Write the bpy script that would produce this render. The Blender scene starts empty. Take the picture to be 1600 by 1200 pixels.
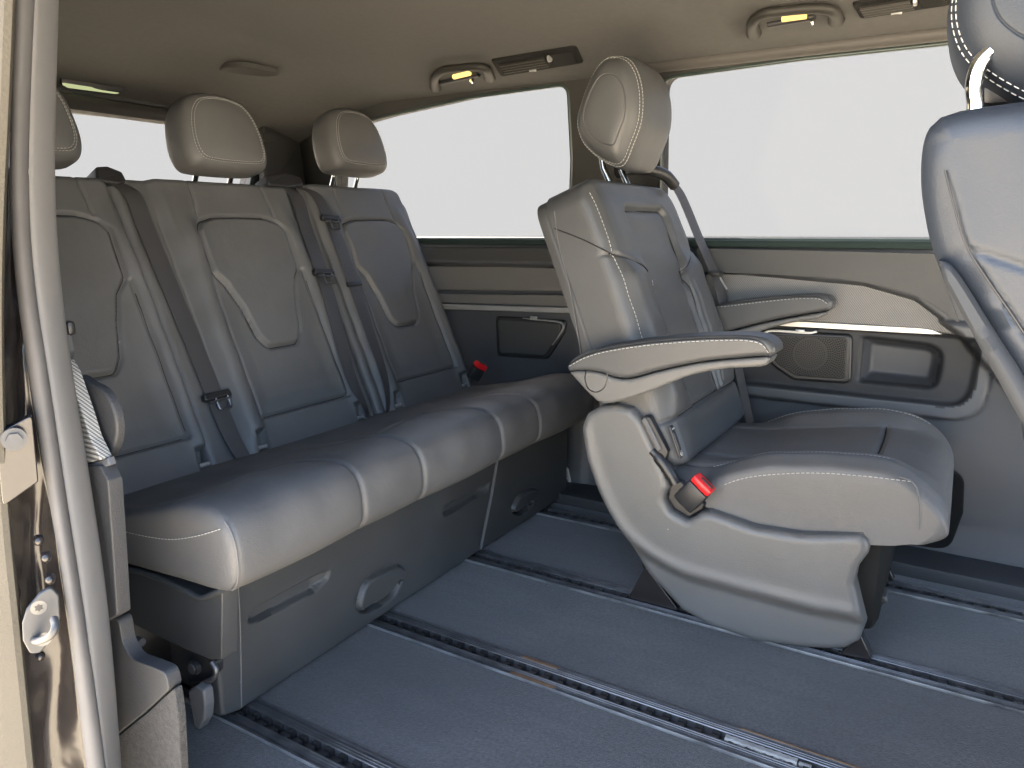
import bpy, bmesh, math, random
import numpy as np
from mathutils import Vector
from mathutils.geometry import delaunay_2d_cdt, tessellate_polygon
random.seed(7); rng = np.random.default_rng(7)
R = math.radians
scene = bpy.context.scene
COL = scene.collection

# ------------------------------------------------------------------ camera, sky, sun, exposure
CAMZ = 0.85; YAW = R(31.2); PITCH = R(11.7); FPX = 1157.0
cam_d = bpy.data.cameras.new('camera'); cam = bpy.data.objects.new('camera', cam_d); COL.objects.link(cam)
cam.location = (0, 0, CAMZ); cam.rotation_euler = (R(90) - PITCH, 0, YAW)
cam_d.sensor_width = 36; cam_d.lens = FPX / 1600 * 36; cam_d.clip_start = 0.02; cam_d.clip_end = 600
scene.camera = cam
SUN_EL, SUN_AZ = R(52), R(-82)            # azimuth measured from +Y towards +X
EXPOSURE = 4.05
world = bpy.data.worlds.new('World'); scene.world = world; world.use_nodes = True
wn = world.node_tree; bg = wn.nodes['Background']
sky = wn.nodes.new('ShaderNodeTexSky'); sky.sky_type = 'NISHITA'; sky.sun_disc = False
sky.sun_elevation = SUN_EL; sky.sun_rotation = SUN_AZ; sky.air_density = 1.0; sky.dust_density = 5.0; sky.ozone_density = .55
wn.links.new(sky.outputs[0], bg.inputs[0]); bg.inputs[1].default_value = 0.13
sd = bpy.data.lights.new('sun', 'SUN'); sd.energy = 4.8; sd.angle = R(0.5); sd.color = (1, .93, .82)
sun = bpy.data.objects.new('sun', sd); COL.objects.link(sun)
sdir = Vector((math.sin(SUN_AZ) * math.cos(SUN_EL), math.cos(SUN_AZ) * math.cos(SUN_EL), math.sin(SUN_EL)))
sun.rotation_euler = (-sdir).to_track_quat('-Z', 'Y').to_euler(); sun.location = (3, 10, 14)
vs = scene.view_settings; vs.view_transform = 'Standard'; vs.look = 'None'; vs.exposure = EXPOSURE; vs.gamma = 1

# ------------------------------------------------------------------ pixel -> point helpers
_fw = np.array([-math.sin(YAW) * math.cos(PITCH), math.cos(YAW) * math.cos(PITCH), -math.sin(PITCH)])
_rt = np.array([math.cos(YAW), math.sin(YAW), 0.0]); _up = np.cross(_rt, _fw)
_C = np.array([0, 0, CAMZ])
def ray(u, v): return _fw * FPX + _rt * (u - 800) - _up * (v - 600)
def at(u, v, ax, val):
    d = ray(u, v); return _C + d * ((val - _C[ax]) / d[ax])
def at_plane(u, v, O, N):
    d = ray(u, v); return _C + d * (np.dot(np.array(O) - _C, N) / np.dot(d, N))
def xz(pts, Y): return [(at(u, v, 1, Y)[0], at(u, v, 1, Y)[2]) for u, v in pts]
def A3(*a): return np.array(a, float)
def unit(v): v = np.array(v, float); return v / np.linalg.norm(v)

# ------------------------------------------------------------------ materials
MATS = {}
def material(name, col, rough=.5, metal=0, spec=.5, bump=None, var=None, coat=0, sheen=0, aniso=None):
    m = bpy.data.materials.new(name); m.use_nodes = True; nt = m.node_tree; b = nt.nodes['Principled BSDF']
    b.inputs['Base Color'].default_value = (*col, 1); b.inputs['Roughness'].default_value = rough
    b.inputs['Metallic'].default_value = metal; b.inputs['Specular IOR Level'].default_value = spec
    if coat: b.inputs['Coat Weight'].default_value = coat; b.inputs['Coat Roughness'].default_value = .06
    if sheen: b.inputs['Sheen Weight'].default_value = sheen; b.inputs['Sheen Roughness'].default_value = .5
    tc = nt.nodes.new('ShaderNodeTexCoord')
    if var:                     # large soft colour variation: (scale, amount)
        n = nt.nodes.new('ShaderNodeTexNoise'); n.inputs['Scale'].default_value = var[0]; n.inputs['Detail'].default_value = 5
        r = nt.nodes.new('ShaderNodeMapRange'); r.inputs[1].default_value = .3; r.inputs[2].default_value = .7
        r.inputs[3].default_value = 1 - var[1]; r.inputs[4].default_value = 1 + var[1]
        mx = nt.nodes.new('ShaderNodeVectorMath'); mx.operation = 'SCALE'; mx.inputs[0].default_value = col
        nt.links.new(tc.outputs['Object'], n.inputs['Vector']); nt.links.new(n.outputs[0], r.inputs[0])
        nt.links.new(r.outputs[0], mx.inputs['Scale']); nt.links.new(mx.outputs[0], b.inputs['Base Color'])
        r2 = nt.nodes.new('ShaderNodeMapRange'); r2.inputs[1].default_value = .3; r2.inputs[2].default_value = .7
        r2.inputs[3].default_value = rough - .05; r2.inputs[4].default_value = min(1, rough + .06)
        nt.links.new(n.outputs[0], r2.inputs[0]); nt.links.new(r2.outputs[0], b.inputs['Roughness'])
    if bump:                    # list of (kind, scale, strength, distance)
        prev = None
        for kind, sc, st, di in bump:
            t = nt.nodes.new('ShaderNodeTexVoronoi' if kind == 'v' else 'ShaderNodeTexNoise')
            t.inputs['Scale'].default_value = sc
            if kind == 'n': t.inputs['Detail'].default_value = 3
            bn = nt.nodes.new('ShaderNodeBump'); bn.inputs['Strength'].default_value = st; bn.inputs['Distance'].default_value = di
            nt.links.new(tc.outputs['Object'], t.inputs['Vector']); nt.links.new(t.outputs[0], bn.inputs['Height'])
            if prev: nt.links.new(prev.outputs[0], bn.inputs['Normal'])
            prev = bn
        nt.links.new(prev.outputs[0], b.inputs['Normal'])
    MATS[name] = m; return m
LEATHER = material('black leather', (.088, .088, .088), .52, spec=.45, bump=[('v', 420, .35, .0006), ('n', 14, .25, .006), ('n', 48, .16, .003)], var=(5, .12))
LEATHER_SHADED = material('shaded leather', (.054, .056, .058), .45, bump=[('v', 420, .35, .0006), ('n', 12, .2, .005), ('n', 45, .12, .003)], var=(5, .10))  # same leather as the bench, shade put in as a darker colour
PLASTIC = material('black grained plastic', (.040, .041, .041), .5, bump=[('v', 600, .4, .0006)], var=(6, .12))
PLASTIC_DK = material('dark smooth plastic', (.016, .016, .017), .4, var=(9, .15))
SHELL = material('satin grey plastic', (.098, .0975, .094), .45, bump=[('n', 500, .12, .0005), ('v', 330, .3, .0006)], var=(7, .06))
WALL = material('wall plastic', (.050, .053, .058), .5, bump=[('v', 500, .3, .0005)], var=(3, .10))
WALL_LT = material('grey wall plastic', (.078, .080, .084), .5, bump=[('v', 500, .3, .0005)], var=(3, .08))
TRIMD = material('dark olive trim', (.026, .0255, .0225), .6, bump=[('v', 380, .3, .0006)], var=(6, .06))
TRIMK = material('charcoal side trim', (.024, .025, .027), .62, bump=[('v', 420, .5, .0008)], var=(9, .1))
LEATHER_SKY = material('sky tinted leather', (.019, .024, .032), .5, spec=.4, bump=[('v', 520, .22, .0005), ('n', 7, .12, .006)], var=(5, .10))  # same seat leather; shade and blue sky reflection put into its colour
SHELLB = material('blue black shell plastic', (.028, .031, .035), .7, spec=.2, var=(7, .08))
SEAM = material('dark seam', (.012, .012, .012), .8, spec=.2)
PALE = material('metal with bright reflection', (.50, .50, .48), .35, metal=.25)  # silver accents, their bright reflection put into a paler colour
VENTM = material('dull black plastic', (.012, .012, .011), .8, spec=.15)
HANDLEM = material('dark handle plastic', (.022, .021, .018), .55, spec=.3)
HEAD = material('headliner cloth', (.070, .0685, .064), .95, bump=[('n', 700, .5, .001), ('n', 5, .12, .01)], var=(60, .10))
TRIMB = material('brown grey trim', (.056, .052, .047), .6, bump=[('v', 380, .4, .0008)], var=(6, .05))
METAL = material('dark anodised rail', (.115, .117, .12), .36, metal=.7, bump=[('n', 90, .1, .002)], var=(30, .25))
METAL_EDGE = material('rail edge highlight', (.24, .245, .25), .4, metal=.6, var=(14, .5))  # reflection along the metal lip put in as a brighter colour
RUST = material('rusty rail lip', (.16, .10, .06), .55, metal=.4, var=(30, .3))
CHROME = material('chrome', (.85, .84, .8), .08, metal=1)
SILVER = material('brushed silver', (.42, .42, .41), .36, metal=.6, var=(30, .05))
ZINC = material('zinc plate', (.050, .052, .055), .45, metal=.2, var=(25, .1))
THREAD = material('pale thread', (.42, .42, .40), .8)
PIPING = material('grey piping', (.10, .10, .10), .55)
RED = material('red button', (.62, .012, .015), .35)
RUBBER = material('grey rubber seal', (.095, .092, .090), .75, spec=.3, bump=[('n', 300, .2, .0006)], var=(12, .12))
PAINT = material('dark metallic paint', (.020, .017, .016), .2, spec=.55, bump=[('n', 9, .25, .02)])
PANEL = material('panel with ground reflection', (.070, .064, .052), .9, spec=.05, bump=[('v', 260, .5, .001)], var=(8, .05))  # dark paint; the beige reflection of the ground is put into its colour
FELT = material('grey felt carpet', (.034, .0335, .0335), 1, bump=[('n', 420, 1, .003)], var=(160, .35))
WHITEPL = material('worn white plastic', (.20, .20, .19), .8, var=(60, .25))
AIRPL = material('pale grey plastic', (.42, .41, .38), .5)
LABELW = material('white print', (.30, .305, .31), .7)

def carpet():
    m = material('blue grey carpet', (.0325, .0312, .0300), 1, sheen=.25)
    nt = m.node_tree; b = nt.nodes['Principled BSDF']; tc = nt.nodes.new('ShaderNodeTexCoord')
    n1 = nt.nodes.new('ShaderNodeTexNoise'); n1.inputs['Scale'].default_value = 2.6; n1.inputs['Detail'].default_value = 6; n1.inputs['Distortion'].default_value = .6
    n2 = nt.nodes.new('ShaderNodeTexNoise'); n2.inputs['Scale'].default_value = 520; n2.inputs['Detail'].default_value = 2
    n3 = nt.nodes.new('ShaderNodeTexNoise'); n3.inputs['Scale'].default_value = 150; n3.inputs['Detail'].default_value = 4
    for n in (n1, n2, n3): nt.links.new(tc.outputs['Object'], n.inputs['Vector'])
    def rng_(n, a, c, lo=.3, hi=.7):
        r = nt.nodes.new('ShaderNodeMapRange'); r.inputs[1].default_value = lo; r.inputs[2].default_value = hi
        r.inputs[3].default_value = a; r.inputs[4].default_value = c; nt.links.new(n.outputs[0], r.inputs[0]); return r
    n4 = nt.nodes.new('ShaderNodeTexNoise'); n4.inputs['Scale'].default_value = 3.2; n4.inputs['Detail'].default_value = 6; n4.inputs['Roughness'].default_value = .65
    mp = nt.nodes.new('ShaderNodeMapping'); mp.inputs['Scale'].default_value = (1.1, 7, 1); mp.inputs['Rotation'].default_value = (0, 0, .12)
    nt.links.new(tc.outputs['Object'], mp.inputs[0]); nt.links.new(mp.outputs[0], n4.inputs['Vector'])
    a, c, d = rng_(n1, .58, 1.36), rng_(n2, .55, 1.5), rng_(n3, .55, 1.45)
    mu = nt.nodes.new('ShaderNodeMath'); mu.operation = 'MULTIPLY'; nt.links.new(a.outputs[0], mu.inputs[0]); nt.links.new(c.outputs[0], mu.inputs[1])
    mu2 = nt.nodes.new('ShaderNodeMath'); mu2.operation = 'MULTIPLY'; nt.links.new(mu.outputs[0], mu2.inputs[0]); nt.links.new(d.outputs[0], mu2.inputs[1])
    sc = nt.nodes.new('ShaderNodeVectorMath'); sc.operation = 'SCALE'; sc.inputs[0].default_value = (.0325, .0312, .0300)
    mu3 = nt.nodes.new('ShaderNodeMath'); mu3.operation = 'MULTIPLY'; nt.links.new(mu2.outputs[0], mu3.inputs[0]); nt.links.new(rng_(n4, .76, 1.18).outputs[0], mu3.inputs[1]); nt.links.new(mu3.outputs[0], sc.inputs['Scale']); nt.links.new(sc.outputs[0], b.inputs['Base Color'])
    bn = nt.nodes.new('ShaderNodeBump'); bn.inputs['Strength'].default_value = .8; bn.inputs['Distance'].default_value = .002
    nt.links.new(n2.outputs[0], bn.inputs['Height']); nt.links.new(bn.outputs[0], b.inputs['Normal'])
    return m
CARPET = carpet()

def specks(m, scale, size, share, col=(.42, .42, .40)):
    nt = m.node_tree; b = nt.nodes['Principled BSDF']; tc = nt.nodes.new('ShaderNodeTexCoord'); v = nt.nodes.new('ShaderNodeTexVoronoi'); v.inputs['Scale'].default_value = scale
    mp = nt.nodes.new('ShaderNodeMapping'); mp.inputs['Scale'].default_value = (1, .55, .8); mp.inputs['Rotation'].default_value = (.4, .7, .5)
    nt.links.new(tc.outputs['Object'], mp.inputs[0]); nt.links.new(mp.outputs[0], v.inputs['Vector'])
    a = nt.nodes.new('ShaderNodeMath'); a.operation = 'LESS_THAN'; a.inputs[1].default_value = size; nt.links.new(v.outputs['Distance'], a.inputs[0])
    sp = nt.nodes.new('ShaderNodeSeparateColor'); nt.links.new(v.outputs['Color'], sp.inputs[0])
    g = nt.nodes.new('ShaderNodeMath'); g.operation = 'LESS_THAN'; g.inputs[1].default_value = share; nt.links.new(sp.outputs[0], g.inputs[0])
    k = nt.nodes.new('ShaderNodeMath'); k.operation = 'MULTIPLY'; nt.links.new(a.outputs[0], k.inputs[0]); nt.links.new(g.outputs[0], k.inputs[1])
    k2 = nt.nodes.new('ShaderNodeMath'); k2.operation = 'MULTIPLY'; nt.links.new(k.outputs[0], k2.inputs[0]); k2.inputs[1].default_value = .7
    mx = nt.nodes.new('ShaderNodeMix'); mx.data_type = 'RGBA'; nt.links.new(k2.outputs[0], mx.inputs[0])
    old = b.inputs['Base Color'].links[0].from_socket if b.inputs['Base Color'].links else None
    if old: nt.links.new(old, mx.inputs[6])
    else: mx.inputs[6].default_value = b.inputs['Base Color'].default_value
    mx.inputs[7].default_value = (*col, 1); nt.links.new(mx.outputs[2], b.inputs['Base Color'])
specks(CARPET, 26, .035, .10); specks(PLASTIC, 22, .04, .16, (.25, .25, .25)); specks(SHELL, 18, .03, .15, (.35, .35, .34)); specks(LEATHER_SHADED, 14, .03, .10, (.25, .25, .25))
def weave(name, lo, hi, freq, ax=('x', 'z'), rough=.35):
    """diagonal twill: colour of the woven strands"""
    m = material(name, lo, rough, spec=.6); nt = m.node_tree; b = nt.nodes['Principled BSDF']
    tc = nt.nodes.new('ShaderNodeTexCoord'); sp = nt.nodes.new('ShaderNodeSeparateXYZ'); nt.links.new(tc.outputs['Object'], sp.inputs[0])
    idx = {'x': 0, 'y': 1, 'z': 2}
    def mth(op, a, c=None):
        n = nt.nodes.new('ShaderNodeMath'); n.operation = op
        for i, q in enumerate((a, c)):
            if q is None: continue
            if isinstance(q, (int, float)): n.inputs[i].default_value = q
            else: nt.links.new(q, n.inputs[i])
        return n.outputs[0]
    p, q = sp.outputs[idx[ax[0]]], sp.outputs[idx[ax[1]]]
    d1 = mth('MULTIPLY', mth('ADD', p, mth('MULTIPLY', q, .8)), freq)
    d2 = mth('MULTIPLY', mth('SUBTRACT', q, mth('MULTIPLY', p, .25)), freq * 2.2)
    s = mth('ADD', mth('MULTIPLY', mth('SINE', d1), .38), mth('MULTIPLY', mth('SINE', d2), .18))
    s = mth('ADD', s, .5)
    mx = nt.nodes.new('ShaderNodeMix'); mx.data_type = 'RGBA'; nt.links.new(s, mx.inputs[0])
    mx.inputs[6].default_value = (*lo, 1); mx.inputs[7].default_value = (*hi, 1); nt.links.new(mx.outputs[2], b.inputs['Base Color'])
    bn = nt.nodes.new('ShaderNodeBump'); bn.inputs['Strength'].default_value = .4; bn.inputs['Distance'].default_value = .001
    nt.links.new(s, bn.inputs['Height']); nt.links.new(bn.outputs[0], b.inputs['Normal']); return m
CARBON = weave('carbon weave trim', (.045, .045, .045), (.19, .184, .172), 1150)
CARBON2 = weave('coarse carbon weave trim', (.025, .025, .027), (.36, .36, .34), 1150, ('y', 'z'))
RIBBED = weave('fine ribbed trim', (.120, .118, .115), (.150, .148, .144), 5200, ('x', 'z'), .6)
WEB = weave('dark seat belt webbing', (.026, .025, .026), (.046, .044, .046), 2600, ('z', 'y'), .42)

def emissive(name, col, st):
    m = bpy.data.materials.new(name); m.use_nodes = True; nt = m.node_tree; nt.nodes.clear()
    e = nt.nodes.new('ShaderNodeEmission'); o = nt.nodes.new('ShaderNodeOutputMaterial')
    e.inputs[0].default_value = (*col, 1); e.inputs[1].default_value = st; nt.links.new(e.outputs[0], o.inputs[0]); return m
GLASS_T = .45
SKYM = emissive('pale grey sky', (.690, .688, .686), 1 / 2 ** EXPOSURE / GLASS_T ** 2 / .996)
SUN_GLINT = emissive('warm sun glint', (1, .62, .18), 2.2 / 2 ** EXPOSURE)  # no lamp: sun reflection on the handle lens, drawn as a glow
LAMP2 = emissive('pale green lit lens', (.75, .80, .42), .75 / 2 ** EXPOSURE)
def glass():
    m = bpy.data.materials.new('privacy glass'); m.use_nodes = True; nt = m.node_tree; nt.nodes.clear()
    t = nt.nodes.new('ShaderNodeBsdfTransparent'); g = nt.nodes.new('ShaderNodeBsdfGlossy'); o = nt.nodes.new('ShaderNodeOutputMaterial')
    mx = nt.nodes.new('ShaderNodeMixShader'); mx.inputs[0].default_value = .002
    t.inputs[0].default_value = (GLASS_T, GLASS_T, GLASS_T, 1); g.inputs['Roughness'].default_value = .03
    nt.links.new(t.outputs[0], mx.inputs[1]); nt.links.new(g.outputs[0], mx.inputs[2]); nt.links.new(mx.outputs[0], o.inputs[0]); return m
GLASS = glass()

# ------------------------------------------------------------------ object helpers
def world_loc(p):
    v = np.zeros(3)
    while p is not None: v += np.array(p.location); p = p.parent
    return v
def mesh(name, V, F, mat, parent=None, smooth=True, ang=42):
    V = np.array(V, float).reshape(-1, 3)
    if parent is None:
        lo, hi = V.min(0), V.max(0); org = A3((lo[0] + hi[0]) / 2, (lo[1] + hi[1]) / 2, lo[2])
    else: org = world_loc(parent)
    me = bpy.data.meshes.new(name); me.from_pydata((V - org).tolist(), [], [list(map(int, f)) for f in F]); me.update()
    mats = mat if isinstance(mat, (list, tuple)) else [mat]
    for m_ in mats: me.materials.append(m_)
    if smooth:
        me.polygons.foreach_set('use_smooth', [True] * len(me.polygons))
        if ang: me.set_sharp_from_angle(angle=R(ang))
    o = bpy.data.objects.new(name, me); COL.objects.link(o)
    if parent is None: o.location = org
    else: o.parent = parent
    return o
def thing(name, label, cat, loc, group=None):
    o = bpy.data.objects.new(name, None); COL.objects.link(o); o.location = loc; o.empty_display_size = .05
    o['label'] = label; o['category'] = cat
    if group: o['group'] = group
    return o
def tag(o, label, cat, group=None):
    o['label'] = label; o['category'] = cat
    if group: o['group'] = group
    return o
def struct(o): o['kind'] = 'structure'; return o

def spline(pts, n, closed=False):
    P = np.array(pts, float); m = len(P)
    if closed: Q = np.vstack([P[-1], P, P[0], P[1]]); segs = m
    else: Q = np.vstack([2 * P[0] - P[1], P, 2 * P[-1] - P[-2]]); segs = m - 1
    out = []
    for i in range(segs):
        p0, p1, p2, p3 = Q[i:i + 4]; t = np.linspace(0, 1, 16, endpoint=False)[:, None]
        out.append(.5 * ((2 * p1) + (-p0 + p2) * t + (2 * p0 - 5 * p1 + 4 * p2 - p3) * t ** 2 + (-p0 + 3 * p1 - 3 * p2 + p3) * t ** 3))
    C = np.vstack(out + ([P[:1]] if closed else [P[-1:]]))
    L = np.r_[0, np.cumsum(np.linalg.norm(np.diff(C, axis=0), axis=1))]
    s = np.linspace(0, L[-1], n + (1 if closed else 0)); s = s[:-1] if closed else s
    return np.stack([np.interp(s, L, C[:, k]) for k in range(C.shape[1])], 1)
def fillet(poly, r, n=5):
    P = [np.array(p, float) for p in poly]; m = len(P); rr = r if isinstance(r, (list, tuple)) else [r] * m; out = []
    for i in range(m):
        a, b, c = P[i - 1], P[i], P[(i + 1) % m]; u, w = a - b, c - b; lu, lw = np.linalg.norm(u), np.linalg.norm(w)
        cosv = np.clip(np.dot(u, w) / (lu * lw), -1, 1); th = math.acos(cosv)
        if rr[i] <= 0 or th > 3.05: out.append(b); continue
        d = min(rr[i] / math.tan(th / 2), .45 * lu, .45 * lw)
        p, q = b + u / lu * d, b + w / lw * d
        for k in range(n + 1):
            t = k / n; out.append((1 - t) ** 2 * p + 2 * t * (1 - t) * b + t ** 2 * q)
    return np.array(out)
def seg_dist(X, Y, A, B):
    """distance from every (X,Y) to the polyline segments A[i]-B[i]"""
    X, Y = np.asarray(X, float), np.asarray(Y, float); best = np.full(X.shape, 1e9)
    for a, b in zip(A, B):
        d = b - a; L2 = d @ d + 1e-12; t = np.clip(((X - a[0]) * d[0] + (Y - a[1]) * d[1]) / L2, 0, 1)
        best = np.minimum(best, np.hypot(X - a[0] - t * d[0], Y - a[1] - t * d[1]))
    return best
def line_dist(X, Y, pts): P = np.array(pts, float); return seg_dist(X, Y, P[:-1], P[1:])
def inside(X, Y, poly):
    X, Y = np.asarray(X, float), np.asarray(Y, float); c = np.zeros(X.shape, bool); P = np.array(poly, float)
    for a, b in zip(P, np.roll(P, -1, 0)):
        cond = ((a[1] > Y) != (b[1] > Y)) & (X < (b[0] - a[0]) * (Y - a[1]) / (b[1] - a[1] + 1e-15) + a[0]); c ^= cond
    return c
def sdf(X, Y, poly):
    P = np.array(poly, float); d = seg_dist(X, Y, P, np.roll(P, -1, 0)); return np.where(inside(X, Y, P), d, -d)   # + inside
def ss(a, b, x): t = np.clip((x - a) / (b - a), 0, 1); return t * t * (3 - 2 * t)
def groove(d, w): return np.exp(-(d / w) ** 2)

def pad(name, s0, s1, t0, t1, base, U, V, N, hf, bottom, mat, parent, res=.004, r=(.03,) * 4, edge=.02, tuck=0):
    """upholstered panel: point = base + U*s + V*t + N*h(s,t); r = corner radii (s0t0, s1t0, s1t1, s0t1); skirt goes down to n = bottom"""
    base, U, V, N = map(lambda q: np.array(q, float), (base, U, V, N))
    nu, nv = int((s1 - s0) / res), int((t1 - t0) / res)
    def dense(n): x = np.linspace(-1, 1, n); return .82 * x + .18 * np.sin(math.pi / 2 * x)
    cx, cy, hw, hh = (s0 + s1) / 2, (t0 + t1) / 2, (s1 - s0) / 2, (t1 - t0) / 2
    a, b = np.meshgrid(dense(nu) * hw, dense(nv) * hh, indexing='ij')
    quad = {(-1, -1): r[0], (1, -1): r[1], (1, 1): r[2], (-1, 1): r[3]}
    d = np.minimum(hw - abs(a), hh - abs(b)); a2, b2 = a.copy(), b.copy()
    for (qa, qb), rr in quad.items():
        if rr <= 0: continue
        p, q = (a * qa - (hw - rr)) / rr, (b * qb - (hh - rr)) / rr; k = (p > 0) & (q > 0)
        pp, qq = p * np.sqrt(np.clip(1 - q * q / 2, 0, 1)), q * np.sqrt(np.clip(1 - p * p / 2, 0, 1))
        a2[k] = (qa * (hw - rr + rr * pp))[k]; b2[k] = (qb * (hh - rr + rr * qq))[k]
        d[k] = (rr * (1 - np.hypot(pp, qq)))[k]
    S, T = cx + a2, cy + b2; e = np.clip(d / edge, 0, 1)
    H = hf(S, T) - edge * (1 - np.sqrt(np.clip(1 - (1 - e) ** 2, 0, 1)))
    Vt = [base + S.reshape(-1, 1) * U + T.reshape(-1, 1) * V + H.reshape(-1, 1) * N]
    idx = np.arange(nu * nv).reshape(nu, nv)
    F = np.stack([idx[:-1, :-1], idx[1:, :-1], idx[1:, 1:], idx[:-1, 1:]], -1).reshape(-1, 4).tolist()
    loop = np.r_[idx[:, 0], idx[-1, 1:], idx[-2::-1, -1], idx[0, -2:0:-1]]
    Sf, Tf, Hf = S.ravel()[loop], T.ravel()[loop], H.ravel()[loop]; prev = loop; n0 = nu * nv; m = len(loop)
    bt = bottom(Sf, Tf) if callable(bottom) else np.full(m, bottom)
    for k in range(1, 9):
        f = k / 8; hh_ = Hf * (1 - f) + bt * f
        Vt.append(base + Sf[:, None] * U + (Tf - tuck * f ** 2.2 * ss(t1 - .10, t1 - .01, Tf))[:, None] * V + hh_[:, None] * N)
        cur = np.arange(n0, n0 + m); n0 += m
        F += [[prev[j], cur[j], cur[(j + 1) % m], prev[(j + 1) % m]] for j in range(m)]; prev = cur
    F.append(list(prev))
    if np.dot(np.cross(U, V), N) < 0: F = [f[::-1] for f in F]
    o = mesh(name, np.vstack(Vt), F, mat, parent, ang=60)
    def P(s, t, off=0):
        s, t = np.asarray(s, float), np.asarray(t, float); h = hf(s, t) + off
        return base + s[..., None] * U + t[..., None] * V + h[..., None] * N
    return o, P

def relief(name, poly, O, U, V, N, hf, back, mat, parent, res=.006, edge=.012, smooth_ang=60):
    """outline polygon in (U,V), height hf along N with rounded rim, side walls down to n = back"""
    O, U, V, N = map(lambda q: np.array(q, float), (O, U, V, N)); P = np.array(poly, float)
    area = np.sum(P[:, 0] * np.roll(P[:, 1], -1) - np.roll(P[:, 0], -1) * P[:, 1])
    if area < 0: P = P[::-1]
    out = []                                                  # resample rim
    for a, b in zip(P, np.roll(P, -1, 0)):
        k = max(1, int(np.linalg.norm(b - a) / (res * 1.2)))
        out += [a + (b - a) * i / k for i in range(k)]
    P = np.array(out); m = len(P)
    tng = np.roll(P, -1, 0) - np.roll(P, 1, 0); tng /= np.linalg.norm(tng, axis=1)[:, None] + 1e-12; nrm = np.stack([-tng[:, 1], tng[:, 0]], 1)
    pts = [P]
    for an in (18, 38, 60, 90):
        off = edge * (1 - math.cos(R(an))); q = P + nrm * off; dd = sdf(q[:, 0], q[:, 1], P); pts.append(q[dd > off * .9])
    gx, gy = np.meshgrid(np.arange(P[:, 0].min(), P[:, 0].max(), res), np.arange(P[:, 1].min(), P[:, 1].max(), res))
    g = np.stack([gx.ravel(), gy.ravel()], 1); g = g[sdf(g[:, 0], g[:, 1], P) > edge * 1.08 + .0006]; pts.append(g)
    Q = np.vstack(pts)
    res_ = delaunay_2d_cdt([Vector(p) for p in Q], [(i, (i + 1) % m) for i in range(m)], [], 1, 1e-7)
    Q2 = np.array([tuple(v) for v in res_[0]]); F = [list(f) for f in res_[2]]
    d = np.clip(sdf(Q2[:, 0], Q2[:, 1], P), 0, None); e = np.clip(d / max(edge, 1e-6), 0, 1)
    H = (hf(Q2[:, 0], Q2[:, 1]) if callable(hf) else np.full(len(Q2), float(hf))) - edge * (1 - np.sqrt(np.clip(1 - (1 - e) ** 2, 0, 1)))
    Vt = O + Q2[:, :1] * U + Q2[:, 1:] * V + H[:, None] * N
    key = {tuple(np.round(p, 6)): i for i, p in enumerate(Q2)}
    loop = [key.get(tuple(np.round(p, 6))) for p in P]; loop = [i for i in loop if i is not None]; k = len(loop); n0 = len(Q2)
    Vb = O + Q2[loop][:, :1] * U + Q2[loop][:, 1:] * V + back * N
    Vt = np.vstack([Vt, Vb])
    F += [[loop[j], n0 + j, n0 + (j + 1) % k, loop[(j + 1) % k]] for j in range(k)] + [list(range(n0 + k - 1, n0 - 1, -1))]
    if np.dot(np.cross(U, V), N) < 0: F = [f[::-1] for f in F]
    return mesh(name, Vt, F, mat, parent, ang=smooth_ang)

def grid(name, P, mat, parent=None, ang=50, cu=False, cv=False):
    P = np.array(P, float); m, n = P.shape[:2]; i = np.arange(m * n).reshape(m, n)
    if cu: i = np.vstack([i, i[:1]])
    if cv: i = np.hstack([i, i[:, :1]])
    F = np.stack([i[:-1, :-1], i[1:, :-1], i[1:, 1:], i[:-1, 1:]], -1).reshape(-1, 4)
    return mesh(name, P.reshape(-1, 3), F.tolist(), mat, parent, ang=ang)

def puck(name, outline, O, U, V, A, half, p, mat, parent, n=96, m=44, seams=(), warp=None):
    """rounded cushion: smooth closed outline in (U,V), swollen along A; seams = [(rho, depth, width)] cut in the +A face"""
    O, U, V, A = map(lambda q: np.array(q, float), (O, U, V, A)); o2 = spline(outline, n, True); c = o2.mean(0)
    ph = np.linspace(-math.pi / 2, math.pi / 2, m); rho = np.abs(np.cos(ph)) ** (2 / p); nu = np.sign(np.sin(ph)) * np.abs(np.sin(ph)) ** (2 / p)
    ex = np.concatenate([np.linspace(r_ - 2.2 * w_, r_ + 2.2 * w_, 9) for r_, d_, w_ in seams]) if seams else np.array([])
    fr = np.sort(np.r_[rho[m // 2:], ex[(ex > 0) & (ex < 1)]])[::-1]; fn = (1 - np.clip(fr, 0, 1) ** p) ** (1 / p)
    rho = np.r_[rho[:m // 2], fr]; nu = np.r_[nu[:m // 2], fn]
    def prof(r_, n_):
        h = n_ * half
        for r0, d0, w0 in seams: h = h - np.where(n_ > 0, d0 * np.exp(-((r_ - r0) / w0) ** 2), 0)
        return h
    def pt(i, r_, off=0, front=1):
        q = o2[np.asarray(i) % n]; r_ = np.asarray(r_, float); n_ = front * (1 - np.clip(r_, 0, 1) ** p) ** (1 / p)
        uv = c + (q - c) * r_[..., None]; h = prof(r_, n_) + off
        w = O + uv[..., :1] * U + uv[..., 1:] * V + h[..., None] * A
        return warp(w) if warp else w
    rows = []
    for r_, n_ in zip(rho, nu):
        uv = c + (o2 - c) * max(r_, 1e-4); w = O + uv[:, :1] * U + uv[:, 1:] * V + prof(np.array(r_), np.array(n_)) * A
        rows.append(warp(w) if warp else w)
    P = np.array(rows); ob = grid(name, P, mat, parent, cv=True, ang=70)
    if np.dot(np.cross(U, V), A) > 0: ob.data.flip_normals()
    return ob, pt

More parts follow.
